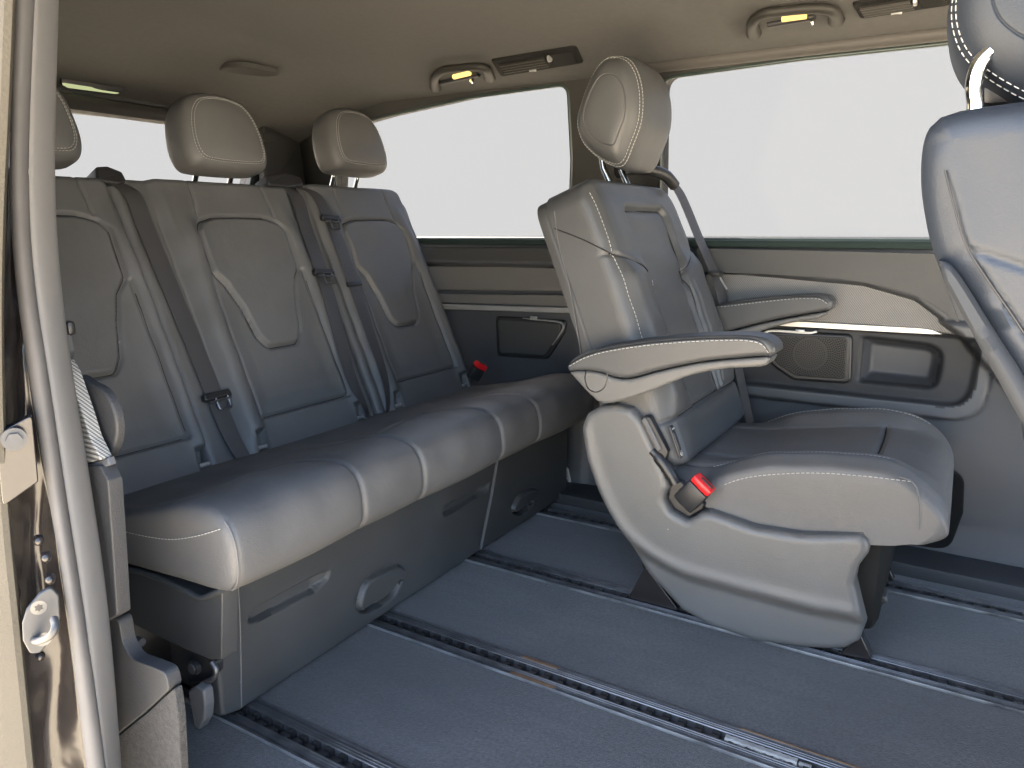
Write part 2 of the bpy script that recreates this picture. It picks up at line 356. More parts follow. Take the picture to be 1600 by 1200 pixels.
def tube(name, pts, r, mat, parent, n=8, closed=False, flat=None):
    P = np.array(pts, float); m = len(P); rr = np.broadcast_to(np.array(r, float), (m,))
    T = (np.roll(P, -1, 0) - np.roll(P, 1, 0)) if closed else np.gradient(P, axis=0)
    T /= np.linalg.norm(T, axis=1)[:, None] + 1e-12
    ref = A3(0, 0, 1) if abs(T[0][2]) < .9 else A3(0, 1, 0); B = []
    x = unit(np.cross(T[0], ref))
    for t in T: x = unit(x - t * np.dot(x, t)); B.append((x, np.cross(t, x)))
    an = np.linspace(0, 2 * math.pi, n, endpoint=False); V = []
    for p, (b1, b2), q in zip(P, B, rr):
        k2 = 1 if flat is None else flat
        for a in an: V.append(p + q * (math.cos(a) * b1 + k2 * math.sin(a) * b2))
    F = []
    for i in range(m if closed else m - 1):
        for j in range(n): F.append([i * n + j, i * n + (j + 1) % n, (i + 1) % m * n + (j + 1) % n, (i + 1) % m * n + j])
    if not closed: F += [list(range(n))[::-1], list(range((m - 1) * n, m * n))]
    return mesh(name, V, F, mat, parent, ang=55)

def stitching(name, lines, parent, L=.0056, gap=.0036, w=.00065, mat=None):
    if len(lines) > 1: return [stitching(name, [l], parent, L, gap, w, mat) for l in lines][-1]
    V, F = [], []
    for pts in lines:
        P = np.array(pts, float); s = np.r_[0, np.cumsum(np.linalg.norm(np.diff(P, axis=0), axis=1))]
        if s[-1] < L: continue
        for a in np.arange(0, s[-1] - L, L + gap):
            p, q = (np.array([np.interp(x, s, P[:, k]) for k in range(3)]) for x in (a, a + L))
            t = unit(q - p); x = unit(np.cross(t, A3(.3, .5, .81))); y = np.cross(t, x); n0 = len(V)
            for e in (p, q):
                for c1, c2 in ((1, 0), (0, 1), (-1, 0), (0, -1)): V.append(e + w * (c1 * x + c2 * y))
            V.append(p - t * w * .8); V.append(q + t * w * .8)
            for k in range(4): F.append([n0 + k, n0 + (k + 1) % 4, n0 + 4 + (k + 1) % 4, n0 + 4 + k]); F.append([n0 + 8, n0 + (k + 1) % 4, n0 + k]); F.append([n0 + 9, n0 + 4 + k, n0 + 4 + (k + 1) % 4])
    return mesh(name, V, F, mat or THREAD, parent, smooth=False)

def ribbon(name, pts, width, wdir, nrm, mat, parent, th=.0014):
    P = spline(pts, 60); m = len(P); w = np.broadcast_to(np.array(width, float), (len(pts),)); wi = np.interp(np.linspace(0, 1, m), np.linspace(0, 1, len(w)), w)
    wd = np.array(wdir, float); wd = np.broadcast_to(wd, (len(pts), 3)) if wd.ndim == 1 else wd
    W = np.stack([np.interp(np.linspace(0, 1, m), np.linspace(0, 1, len(pts)), wd[:, k]) for k in range(3)], 1)
    nrm = unit(nrm); rows = []
    for p, x, q in zip(P, W, wi):
        x = unit(x); rows.append([p + x * f * q / 2 + nrm * h for f, h in ((-1, 0), (-.97, th), (-.5, th * 1.15), (0, th * 1.2), (.5, th * 1.15), (.97, th), (1, 0), (0, -th))])
    return grid(name, rows, mat, parent, cv=True, ang=60)

def V_ax(axes): return A3(0, 1, 0) if axes is None else axes[1]
def box(name, c, size, r, mat, parent, axes=None, res=None):
    c = np.array(c, float); U, V, N = axes if axes is not None else (A3(1, 0, 0), A3(0, 1, 0), A3(0, 0, 1))
    w, h, d = size[0] / 2, size[1] / 2, size[2]
    bm = bmesh.new(); vs_ = [bm.verts.new((x, y, z)) for z in (-d / 2, d / 2) for y in (-h, h) for x in (-w, w)]
    for f in ((0, 2, 3, 1), (4, 5, 7, 6), (0, 1, 5, 4), (2, 6, 7, 3), (0, 4, 6, 2), (1, 3, 7, 5)): bm.faces.new([vs_[k] for k in f])
    bmesh.ops.bevel(bm, geom=list(bm.edges), offset=min(r, .45 * min(size)), segments=2, profile=.5, affect='EDGES')
    V = np.array([v.co[:] for v in bm.verts]); bm.verts.index_update(); F = [[v.index for v in f.verts] for f in bm.faces]; bm.free()
    W = c + V[:, :1] * np.array(U) + V[:, 1:2] * np.array(V_ax(axes)) + V[:, 2:] * np.array(N)
    if np.dot(np.cross(U, V_ax(axes)), N) < 0: F = [f[::-1] for f in F]
    return mesh(name, W, F, mat, parent, ang=35)

def plate(name, poly, O, U, V, N, th, Rr, mat, parent):
    """flat part with outline poly (U,V), thickness th along N, rim radius Rr"""
    O, U, V, N = map(lambda q: np.array(q, float), (O, U, V, N)); P = np.array(poly, float)
    area = np.sum(P[:, 0] * np.roll(P[:, 1], -1) - np.roll(P[:, 0], -1) * P[:, 1])
    if area < 0: P = P[::-1]
    e = np.roll(P, -1, 0) - P; e /= np.linalg.norm(e, axis=1)[:, None] + 1e-12; nn = np.stack([-e[:, 1], e[:, 0]], 1)
    b = nn + np.roll(nn, 1, 0); b /= (1 + np.sum(nn * np.roll(nn, 1, 0), axis=1))[:, None].clip(.35); m = len(P)
    for f_ in (1, .8, .6, .45, .3, .2, .1):
        off = (Rr * f_ + min(.001, Rr * f_ * .3)); q = P + b * off
        if np.all(sdf(q[:, 0], q[:, 1], P) > off * .9): break
    Rr = Rr * f_
    prof = [(0, 0)] + [(Rr * (1 - math.cos(R(a))), th - Rr + Rr * math.sin(R(a))) for a in (0, 22, 45, 67, 90)] + [(Rr + min(.001, Rr * .3), th)]
    V_, F = [], []
    for off, h in prof: q = P + b * off; V_.append(O + q[:, :1] * U + q[:, 1:] * V + h * N)
    for k in range(len(prof) - 1): F += [[k * m + j, k * m + (j + 1) % m, (k + 1) * m + (j + 1) % m, (k + 1) * m + j] for j in range(m)]
    k = len(prof) - 1; F += [list(range(k * m, k * m + m)), list(range(m - 1, -1, -1))]
    if np.dot(np.cross(U, V), N) < 0: F = [f[::-1] for f in F]
    return mesh(name, np.vstack(V_), F, mat, parent, ang=50)
X_, Y_, Z_ = A3(1, 0, 0), A3(0, 1, 0), A3(0, 0, 1)

# ================================================================== SETTING
GZ = -0.55
def ground_mat():
    m = material('sunlit paving', (.40, .35, .27), .9, bump=[('n', 60, .4, .01)], var=(1.2, .15)); return m
g = np.array([[[x, y, GZ] for y in np.linspace(-60, 60, 25)] for x in np.linspace(-60, 60, 25)])
struct(grid('ground', g, ground_mat()))
az = np.linspace(R(-75), R(63.2), 48)          # pale plain backdrop beyond the far windows, 14 m away
struct(grid('sky', [[[-14 * math.sin(a), 14 * math.cos(a), z] for z in np.linspace(GZ - .3, 5.4, 8)] for a in az], SKYM))

RAILS = [0.765, 1.143, 1.522, 1.904]
BX = -1.03                                       # bench base front
# floor: carpet strips between the rails on one sub floor
strips = [(.52, RAILS[0] - .036)] + [(a + .036, b - .036) for a, b in zip(RAILS[:-1], RAILS[1:])] + [(RAILS[3] + .036, 1.985)]
V, F = [], []
def addbox(x0, x1, y0, y1, z0, z1):
    n = len(V); V.extend([(x, y, z) for z in (z0, z1) for y in (y0, y1) for x in (x0, x1)])
    F.extend([[n, n + 2, n + 3, n + 1], [n + 4, n + 5, n + 7, n + 6], [n, n + 1, n + 5, n + 4], [n + 2, n + 6, n + 7, n + 3], [n, n + 4, n + 6, n + 2], [n + 1, n + 3, n + 7, n + 5]])
for a, b in strips: addbox(-2.24, 1.6, a, b, -.03, 0)
addbox(-2.24, 1.6, .52, 2.12, -.06, -.031)
floor = struct(mesh('floor', V, F, CARPET, None, smooth=False))

box('sill_ledge', (-.32, 2.054, .004), (3.84, .134, .06), .012, TRIMK, floor)
def ceil_z(x, y):
    x, y = np.asarray(x, float), np.asarray(y, float)
    z = 1.372 - .088 * np.clip((y - 1.45) / .6, 0, None) ** 2 - .07 * np.clip((.95 - y) / .5, 0, None) ** 2
    return z - .115 * np.clip((-1.72 - x) / .5, 0, None) ** 1.6
def at_ceil(u, v, off=0.0):
    d = ray(u, v); lo, hi = .3, 6.0
    d = d / np.linalg.norm(d)
    ts = np.linspace(.4, 4.5, 4000); P = _C + ts[:, None] * d; k = np.argmax(P[:, 2] > ceil_z(P[:, 0], P[:, 1]) - off)
    return P[k]
xs = np.linspace(-2.32, 1.45, 120); ys = np.linspace(.40, 2.075, 60)
top = np.array([[[x, y, float(ceil_z(x, y))] for y in ys] for x in xs])
roof = top[::-1].copy(); roof[..., 2] += .05
P = np.concatenate([top, roof], 0)
struct(grid('ceiling', P, HEAD, None, cu=True))

# far side wall below the windows: one moulded panel
YW = 2.12
REC = fillet([(-.80, .425), (.045, .420), (.055, .600), (-.80, .604)], [.02, .06, .03, .02], 6)
LEDGE = fillet([(-.86, .392), (.080, .385), (.078, .63), (-.86, .66)], [.02, .085, .02, .02], 6)
POCK = fillet([(-.214, .455), (-.028, .452), (-.018, .572), (-.214, .583)], [.01, .035, .05, .01], 6)
def wall_h(x, z):
    h = np.zeros_like(x)
    belt_lo = np.where(x < -.9, .735, np.interp(x, [-.9, -.6, -.22, -.10, .006, .05, .2], [.735, .735, .712, .680, .602, .55, .40]))
    h += .034 * ss(.822, .800, z) * ss(-.012, .012, z - belt_lo)
    h += .012 * ss(.79, .74, z) * ss(-.01, .01, z - belt_lo)
    led = sdf(x, z, LEDGE); h += .020 * ss(-.006, .006, led)
    rec = sdf(x, z, REC); h -= .014 * ss(-.002, .010, rec)
    pk = sdf(x, z, POCK); h -= .055 * ss(-.001, .028, pk)
    rear = ss(-.98, -1.02, x); h += rear * (.016 * ss(.632, .626, z) * ss(.596, .604, z)) + rear * .008 * ss(.60, .594, z)
    h += .030 * ss(.36, .02, z) * ss(-.25, .12, x) * 0 + .012 * ss(.12, .0, z)
    return h
gx = np.linspace(-2.24, 1.6, 560); gz = np.linspace(-.02, .826, 190); GX, GZZ = np.meshgrid(gx, gz, indexing='ij')
HH = wall_h(GX, GZZ)
front = np.stack([GX, YW - HH, GZZ], -1); back = np.stack([GX[:, ::-1], np.full_like(GX, YW + .09), GZZ[:, ::-1]], -1)
wall = struct(grid('side_wall', np.concatenate([front, back], 1), WALL, None, ang=65, cv=True))

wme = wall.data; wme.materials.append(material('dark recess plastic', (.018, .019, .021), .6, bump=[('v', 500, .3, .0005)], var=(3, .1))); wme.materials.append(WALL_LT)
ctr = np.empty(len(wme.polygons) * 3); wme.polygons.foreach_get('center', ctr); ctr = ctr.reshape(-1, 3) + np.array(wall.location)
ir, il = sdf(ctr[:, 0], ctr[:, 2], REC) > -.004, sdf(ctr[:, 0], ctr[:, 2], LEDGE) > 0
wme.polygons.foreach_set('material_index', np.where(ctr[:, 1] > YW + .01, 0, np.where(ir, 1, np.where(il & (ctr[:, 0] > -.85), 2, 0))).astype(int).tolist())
def wp(u, v, h=0.0): p = at(u, v, 1, YW - h); return (p[0], p[2])
WO = A3(0, YW, 0); WN = A3(0, -1, 0)
def wplate(name, px, h0, th, rr, mat, parent, fr=0, O=WO):
    poly = [wp(u, v, h0) for u, v in px]; poly = fillet(poly, fr, 5) if fr else poly
    return plate(name, poly, A3(0, YW - h0, 0), X_, Z_, WN, th, rr, mat, parent)
# carbon weave trims, silver strips, ledge
cp = spline([(1105, 428), (1200, 431), (1350, 446), (1410, 460), (1450, 478), (1490, 507), (1520, 529)], 40)
low = spline([(1475, 518), (1380, 508), (1250, 500), (1105, 492)], 16)
wplate('carbon_trim', np.vstack([cp, low]).tolist(), .012, .010, .006, CARBON, wall)
sl = spline([(1105, 494), (1255, 502), (1400, 510), (1450, 513), (1472, 521)], 24); sl2 = spline([(1455, 521), (1380, 517), (1255, 510), (1105, 502)], 16)
wplate('silver_strip', np.vstack([sl, sl2]).tolist(), .012, .016, .004, SILVER, wall)
wplate('carbon_trim', [(560, 415), (930, 417), (930, 455), (560, 452)], .004, .010, .006, CARBON, wall)
wplate('trim_ledge', [(560, 458), (930, 461), (930, 479.5), (560, 468.5)], .012, .010, .004, RIBBED, wall).data.materials[0] = CARBON
wplate('silver_strip', [(560, 470.5), (930, 481.5), (930, 490), (560, 478)], .016, .018, .004, SILVER, wall)
wplate('belt_moulding', [(560, 386), (930, 386), (930, 413), (560, 411)], .030, .014, .012, PLASTIC, wall)
bl = spline([(1090, 388), (1300, 392), (1460, 396)], 20); bl2 = spline([(1500, 505), (1455, 474), (1420, 458), (1350, 441), (1250, 431), (1090, 424)], 30)
wplate('belt_moulding', np.vstack([bl, bl2]).tolist(), .040, .010, .008, PLASTIC, wall)
# rear speaker: frame, perforated grille, bent metal accent
sp = thing('speaker', 'black speaker grille beside the bench with bent silver accent', 'speaker', at(830, 525, 1, YW))
out = fillet([wp(*p, .006) for p in [(776, 493), (888, 500), (884, 520), (858, 561), (778, 556)]], [.02, .03, .02, .03, .02], 6)
plate('speaker_frame', out, A3(0, YW - .004, 0), X_, Z_, WN, .012, .006, PLASTIC_DK, sp)
inn = fillet([wp(*p, .006) for p in [(781, 498), (880, 505), (877, 519), (854, 555), (783, 551)]], [.015, .02, .02, .02, .015], 6)
plate('speaker_grille', inn, A3(0, YW - .013, 0), X_, Z_, WN, .006, .003, PLASTIC, sp)
acc = [at(u, v, 1, YW - .021) for u, v in spline([(817, 497), (835, 499), (868, 502), (879, 506), (880, 513), (872, 527), (863, 539)], 30)]
tube('metal_accent', acc, np.interp(np.linspace(0, 1, 30), [0, .15, .5, .8, 1], [.003, .006, .007, .006, .003]), PALE, sp, 8, flat=.4)
bq = at(834, 496.5, 1, YW - .026); box('speaker_badge', bq, (.026, .011, .004), .002, SILVER, sp, (X_, Z_, WN))
# front speaker with holes in rings
sf = thing('speaker', 'perforated speaker grille in the wall recess behind the armrest', 'speaker', at(1265, 555, 1, YW))
fr_ = fillet([wp(*p, .012) for p in [(1188, 516), (1333, 522), (1330, 600), (1240, 594), (1205, 570)]], [.012, .02, .02, .03, .05], 6)
plate('speaker_frame', fr_, A3(0, YW - .004, 0), X_, Z_, WN, .016, .008, PLASTIC_DK, sf)
ins = fillet([wp(*p, .016) for p in [(1196, 522), (1325, 527), (1322, 592), (1244, 587), (1212, 566)]], [.01, .012, .015, .03, .05], 6)
plate('speaker_grille', ins, A3(0, YW - .016, 0), X_, Z_, WN, .007, .003, material('bronze grey grille', (.030, .0285, .026), .55, metal=.3), sf)
cx, cz = wp(1266, 553, .02); cx2, cz2 = wp(1232, 540, .02); V, F = [], []
ip = np.array(ins); insd = lambda x, z: sdf(np.array([x]), np.array([z]), ip)[0] > .004
def dot(x, z, r):
    n = len(V); y = YW - .0236
    for k in range(6): a = k * math.pi / 3; V.append((x + r * math.cos(a), y, z + r * math.sin(a)))
    F.append([n + k for k in range(6)][::-1])
for ring in range(1, 22):
    rad = ring * .0052; n = max(6, int(2 * math.pi * rad / .0062))
    for k in range(n):
        a = 2 * math.pi * k / n + ring * .13; x, z = cx + rad * math.cos(a), cz + rad * math.sin(a)
        if insd(x, z) and (ring != 8): dot(x, z, .0015 if ring < 8 else .0021)
hp = mesh('grille_holes', V, F, material('hole black', (.004, .004, .004), .9), sf, smooth=False)
hp['kind'] = 'stuff'
tube('metal_accent', [at(u, v, 1, YW - .026) for u, v in spline([(1190, 530), (1195, 520), (1212, 517), (1262, 520), (1276, 518)], 24)], .0035, PALE, sf, 6)
bq = at(1250, 517, 1, YW - .03); box('speaker_badge', bq, (.024, .008, .004), .002, SILVER, sf, (X_, Z_, WN))
# dark cover plate low on the wall, air outlet near the floor
pd = fillet([wp(*p, .012) for p in [(1395, 735), (1482, 727), (1507, 748), (1505, 800), (1484, 857), (1390, 846)]], [.02, .03, .04, .03, .04, .03], 6)
wplate_o = plate('wall_cover', pd, A3(0, YW - .010, 0), X_, Z_, WN, .012, .003, material('matt black cover', (.006, .006, .006), .9, spec=.2), wall)
ao = thing('air_outlet', 'pale grey slotted air outlet low on the far wall behind the seat', 'air outlet', at(880, 770, 1, YW - .01))
xo, zo = wp(885, 752, .012)
fo = [(xo - .085, zo - .052), (xo + .028, zo - .052), (xo + .022, zo - .03), (xo + .004, zo + .048), (xo - .085, zo + .05)]
tube('outlet_frame', [A3(x, YW - .018, z) for x, z in fillet(fo, .012, 4)], .0065, AIRPL, ao, 6, closed=True)
plate('outlet_back', fillet(fo, .01, 3), A3(0, YW - .012, 0), X_, Z_, WN, .003, .001, PLASTIC_DK, ao)
for k in range(4): box('slat', (xo - .035, YW - .016, zo - .03 + .021 * k), (.105 - .012 * k, .004, .008), .001, AIRPL, ao, (X_, Z_, WN))

# window band: one frame with two openings, leaning inwards
TILT = unit((0, -.13, 1)); WBN = unit(np.cross(X_, TILT)) * 1.0
WBN = WBN if WBN[1] < 0 else -WBN
WB0 = A3(0, YW, .82)
def wb(u, v, off=0.0):
    p = at_plane(u, v, WB0 + WBN * off, WBN); return (p[0], float(np.dot(p - WB0, TILT)))
rear_open = fillet([wb(520, 372.5), wb(889, 373), wb(893, 250), wb(887, 131), wb(735, 152), wb(604, 181), wb(527, 203)], [.02, .02, 0, .035, 0, 0, .05], 6)
front_open = fillet([wb(1030, 374), (1.3, .006), (1.3, .47), wb(1475, 68), wb(1250, 92), wb(1033, 122)], [.03, .02, .02, 0, 0, .04], 6)
outer = [(-2.24, -.01), (1.6, -.01), (1.6, .485), (-1.72, .485), (-2.24, .42)]
loops = [[Vector((x, q, 0)) for x, q in L] for L in (outer, rear_open, front_open)]
tri = tessellate_polygon(loops); allp = [p for L in (outer, rear_open, front_open) for p in L]
Vf = [WB0 + X_ * x + TILT * q for x, q in allp]; nF = len(Vf)
Vf += [v - WBN * .07 for v in Vf]; Ff = [list(t) for t in tri] + [[nF + i for i in t[::-1]] for t in tri]
k = len(outer)
for L in (rear_open, front_open):
    n = len(L)
    for j in range(n): a, b = k + j, k + (j + 1) % n; Ff.append([a, b, nF + b, nF + a])
    k += n
wf = struct(mesh('window_surround', Vf, Ff, TRIMD, None, smooth=False))
def wbp(pts, off): return [WB0 + X_ * x + TILT * q + WBN * off for x, q in pts]
for op, lab in ((rear_open, 'rear side window pane beside the bench seat, plain pale grey view'), (front_open, 'long side window pane beyond the single seat, plain pale grey view')):
    w = thing('side_window', lab, 'window', WB0 + X_ * float(np.mean([p[0] for p in op])), 'windows along the far side')
    plate('pane', op, WB0 - WBN * .036, X_, TILT, WBN, .004, .0005, GLASS, w)
    tube('window_seal', wbp(op, -.002), .0055, material('green tinted glass edge', (.035, .05, .045), .3) if 'green tinted glass edge' not in MATS else MATS['green tinted glass edge'], w, 8, closed=True)
# padded header bar over the front window
hb = [at(u, v, 1, 2.035) for u, v in spline([(1010, 104), (1040, 101), (1250, 76), (1480, 50)], 24)]
hb = np.array(hb); hb = np.vstack([hb, hb[-1] + (hb[-1] - hb[-4]) / np.linalg.norm(hb[-1] - hb[-4]) * 1.2])
tube('header_bar', hb, .0185, TRIMB, wf, 14)
# sill strip under both panes, green glass reflection put into its colour
box('window_sill', (-.32, YW - .018, .815), (3.84, .05, .02), .006, material('sill with green reflection', (.022, .034, .032), .7, spec=.1), wall)
# rear wall / tailgate with its window
XR = -2.25
ro = [(.40, .0), (2.12, .0), (2.12, 1.33), (.40, 1.33)]
def rp(u, v): p = at(u, v, 0, XR); return (p[1], p[2])
hole = fillet([(.62, .86), (1.83, .86), rp(408, 205), (.62, 1.172)], .03, 5)
loops = [[Vector((a, b, 0)) for a, b in L] for L in (ro, hole)]; tri = tessellate_polygon(loops); al = list(ro) + list(hole)
Vf = [A3(XR, a, b) for a, b in al]; nF = len(Vf); Vf += [v - X_ * .06 for v in Vf]; Ff = [list(t) for t in tri] + [[nF + i for i in t[::-1]] for t in tri]
n = len(hole)
for j in range(n): a, b = 4 + j, 4 + (j + 1) % n; Ff.append([a, b, nF + b, nF + a])
rw = struct(mesh('rear_wall', Vf, Ff, PLASTIC, None, smooth=False))
w = thing('rear_window', 'rear window pane seen between the bench headrests', 'window', (XR, 1.2, .86))
plate('pane', hole, A3(XR - .03, 0, 0), Y_, Z_, X_, .004, .0005, GLASS, w)
tube('window_seal', [A3(XR + .003, a, b) for a, b in hole], .007, MATS['green tinted glass edge'], w, 8, closed=True)
box('tailgate_trim', (XR + .03, 1.22, 1.205), (1.3, .05, .05), .02, TRIMD, rw, (Y_, Z_, X_))
# corner post cover beside the rear window
ct = [at(u, v, 0, XR + .05) for u, v in [(408, 190), (488, 203), (488, 300), (412, 300)]]
plate('corner_cover', fillet([(p[1], p[2]) for p in ct], .01, 3), A3(XR + .03, 0, 0), Y_, Z_, X_, .03, .01, TRIMD, rw)
ct = [at(u, v, 0, XR + .07) for u, v in [(414, 206), (434, 206), (434, 221), (414, 221)]]
plate('corner_flap', fillet([(p[1], p[2]) for p in ct], .006, 3), A3(XR + .06, 0, 0), Y_, Z_, X_, .004, .002, TRIMD, rw)
# near side behind the door opening (hidden by the seal) so that the rear of the cabin is closed
addV = np.array([[[-2.24, .40, 0], [-2.24, .40, 1.34]], [[-1.10, .40, 0], [-1.10, .40, 1.34]], [[-1.10, .52, 0], [-1.10, .52, 1.34]], [[-2.24, .52, 0], [-2.24, .52, 1.34]]])
struct(grid('near_side_wall', addV, PLASTIC, None, cu=True))

# ================================================================== FLOOR RAILS
def rail(y, label):
    t = thing('floor_rail', label, 'floor rail', (-.2, y, 0), 'seat rails set in the carpet')
    half = [(.0365, -.004), (.0365, .004), (.0335, .005), (.0315, .0045), (.0305, .0015), (.0275, .0015), (.0265, .005), (.0240, .005), (.0235, .0042), (.0215, .0042), (.0210, .005), (.0185, .005), (.018, .0042), (.016, .0042), (.0155, .005), (.0125, .005), (.0115, .0035), (.0105, -.008)]
    x0, x1 = -1.6, 1.55
    for s in (1, -1):
        prof = [(s * a, b) for a, b in half] + [(s * .0365, -.008)]
        grid('rail_flange', [[A3(x, y + a, b) for a, b in prof] for x in np.linspace(x0, x1, 40)], METAL, t, cv=True, ang=25)
    box('edge_strip', ((x0 + x1) / 2, y - .0372, .0035), (x1 - x0, .0016, .0062), .0006, METAL_EDGE, t)
    V.clear(); F.clear(); addbox(x0, x1, y - .0105, y + .0105, -.010, -.0075)
    mesh('slot_floor', V, F, PLASTIC_DK, t, smooth=False)
    V.clear(); F.clear()
    for x in np.arange(x0 + .02, x1, .030):
        j = rng.uniform(-.001, .001)
        for s in (1, -1): addbox(x + j, x + .014 + j, y + s * .0068 - .0042, y + s * .0068 + .0042, -.006, .0036)
    mesh('toothed_strip', V, F, PLASTIC_DK if y < 1.3 else METAL, t, smooth=False)['kind'] = 'stuff'
    return t
rl = rail(RAILS[0], 'nearest floor rail, running out at the bottom left of the carpet')
rl = rail(RAILS[1], 'floor rail with rusty lips and a white plastic strip in its slot')
for (u0, v0), (u1, v1), dy in (((812, 1031), (868, 1049), .030), ((792, 1056), (862, 1082), -.030)):
    a, b = at(u0, v0, 2, .004), at(u1, v1, 2, .004)
    box('rusty_lip', ((a[0] + b[0]) / 2, RAILS[1] + dy, .0046), (abs(b[0] - a[0]), .0095, .003), .001, RUST, rl)
a = at(1190, 1102, 2, .004); b = at(1600, 1200, 2, .004)
box('rusty_lip', (-.1, RAILS[1] + .0345, .0045), (.3, .004, .003), .001, RUST, rl)
rail(RAILS[2], 'floor rail under the near side shell of the single seat')
rail(RAILS[3], 'farthest floor rail, running along the foot of the far wall')
a, b = at(1132, 1157, 2, .0), at(1246, 1192, 2, .0)
ws = thing('slot_filler', 'worn white plastic strip lying in the slot of the rail', 'plastic strip', ((a[0] + b[0]) / 2, RAILS[1], 0))
n = 26; xs_ = np.linspace(a[0], b[0], n); pw = .0075 + .0015 * np.sin(np.arange(n) * 2.1)
grid('filler_body', [[A3(x, RAILS[1] + s * w_, z) for s, z in ((-1, -.004), (-1, .004), (-.6, .0065), (.6, .0065), (1, .004), (1, -.004))] for x, w_ in zip(xs_, pw)], WHITEPL, ws, cv=True, ang=30)
box('filler_end', (b[0] + .012, RAILS[1], .0015), (.02, .007, .006), .001, WHITEPL, ws)

# ================================================================== BENCH SEAT
bench = thing('bench_seat', 'three seat rear bench in dark leather with three headrests', 'bench seat', (-1.15, 1.35, 0))
BV = A3(-.4118, 0, .9113); BN = A3(.9113, 0, .4118); BO = A3(-1.38, 0, .34)
def bplane(u, v, off=.03): p = at_plane(u, v, BO + BN * off, BN); return p[1], float(np.dot(p - BO, BV))
half = [(.134, .543), (.117, .569), (.076, .581), (0, .583)]
low_ = [(0, .230), (.048, .236), (.069, .268), (.086, .345), (.108, .405), (.133, .435)]
INSET = np.array(low_[1:] + half + [(-a, b) for a, b in half[-2::-1]] + [(-a, b) for a, b in low_[:0:-1]])
INSET = fillet(INSET.tolist(), .026, 5)
def back_hf(c):
    def f(s, t):
        d = s - c; a = np.abs(d); h = np.full_like(s, .018)
        cover = ss(.215, .185, a)                                            # seat field, flat strips beside it
        h += .014 * cover
        h += .017 * np.exp(-((a - (.172 - .02 * ss(.3, .62, t))) / .024) ** 2) * ss(.0, .06, t) * ss(.66, .50, t)   # side bolsters
        i = sdf(d, t, INSET); h += .0065 * ss(-.003, .010, i) - .009 * groove(i, .005)
        h -= .006 * ss(.143, .10, a) * ss(.42, .2, t) * ss(.07, .12, t)      # lower field a bit hollow
        seam = line_dist(a, t, [(.145, .072), (.145, .30), (.142, .43)]); h -= .006 * groove(seam, .0042)
        h -= .009 * groove(t - .072, .004) * ss(.150, .142, a)
        seam = line_dist(a, t, [(.105, .72), (.115, .583)]); h -= .004 * groove(seam, .003)
        h -= .004 * groove(a - .212, .006) * ss(.62, .55, t)
        iso = np.maximum(np.abs(a - .165) / .016, np.abs(t - .015) / .03); h -= .022 * ss(1.1, .8, iso)   # anchor openings
        w = .0012 * np.sin(31 * s + 9 * t) * np.sin(17 * t + 5 * s) + .0009 * np.sin(63 * t - 22 * s)   # slack in the leather
        return h + w
    return f
centers = [.800, 1.286, 1.776]; spans = [(.555, .978), (.984, 1.528), (1.534, 2.008)]; tops = [.675, .683, .697]
backs = []
for c, (a, b), tt in zip(centers, spans, tops):
    ob, fn = pad('backrest', a, b, -.02, tt, BO, Y_, BV, BN, back_hf(c), -.085, LEATHER, bench, res=.0034, r=(.01, .012, .075 if b > 2 else .028, .028), edge=.020)
    backs.append((ob, fn))
    for d in (-.165, .165):                                                # child seat anchors in their openings
        if c + d < .86: continue
        p = fn(np.array(c + d), np.array(.006), .012)
        tube('anchor_bar', [p + Y_ * -.012, p, p + Y_ * .012], .0055, SILVER, ob, 8)
    keep = INSET[(INSET[:, 0] + c > a + .02)]
    tube('seam', spline(fn(keep[:, 0] + c, keep[:, 1], .0002), 160, True) if len(keep) == len(INSET) else fn(keep[:, 0] + c, keep[:, 1], .0002), .0013, SEAM, ob, 5, closed=len(keep) == len(INSET))
    lo = max(a + .02, c - .143); tube('seam', fn(np.linspace(lo, c + .143, 30), np.full(30, .072), .0004), .0012, SEAM, ob, 5)
    for d in (-.1445, .1445):
        if c + d > a + .02: tube('seam', fn(np.full(30, c + d), np.linspace(.075, .40, 30), .0002), .0010, SEAM, ob, 5)
# headrests
HA, HV = unit((.965, 0, .26)), unit((-.26, 0, .965))
hout = [(-.075, -.088), (0, -.09), (.075, -.088), (.105, -.080), (.118, -.05), (.117, -.005), (.104, .048), (.076, .084), (.035, .098), (0, .10), (-.035, .098), (-.076, .084), (-.104, .048), (-.117, -.005), (-.118, -.05), (-.105, -.080)]
for c, (X0, z0), nm in zip(centers, [(-1.655, 1.068), (-1.655, 1.078), (-1.662, 1.108)], 'lmr'):
    O = A3(X0, c, z0); hout_ = [(a * 1.045, b * 1.03) for a, b in hout]
    def wrp(w, O=O): q = w - O; k = q @ HV; return w - HA * (np.clip(-k, 0, None)[..., None] * .10) if w.ndim > 1 else w
    hr, pt = puck('headrest', hout_, O, Y_, HV, HA, .062, 3.4, LEATHER, bench, n=120, m=52, seams=[(.80, .0022, .012)])
    idx = np.r_[np.arange(0, 121)]
    for rr in (.825, .78): stitching('stitching', [pt(idx, np.full(121, rr), .0006)], hr, L=.0042, gap=.0030, w=.0005)
    for d in (-.052, .052):
        tube('headrest_post', [A3(X0 - .01 - .42 * k * .09, c + d, z0 - .075 - k * .09) + A3(.42 * .09 * k * 1.6, 0, 0) * 0 for k in np.linspace(0, 1.2, 5)], .0068, CHROME, hr, 12)
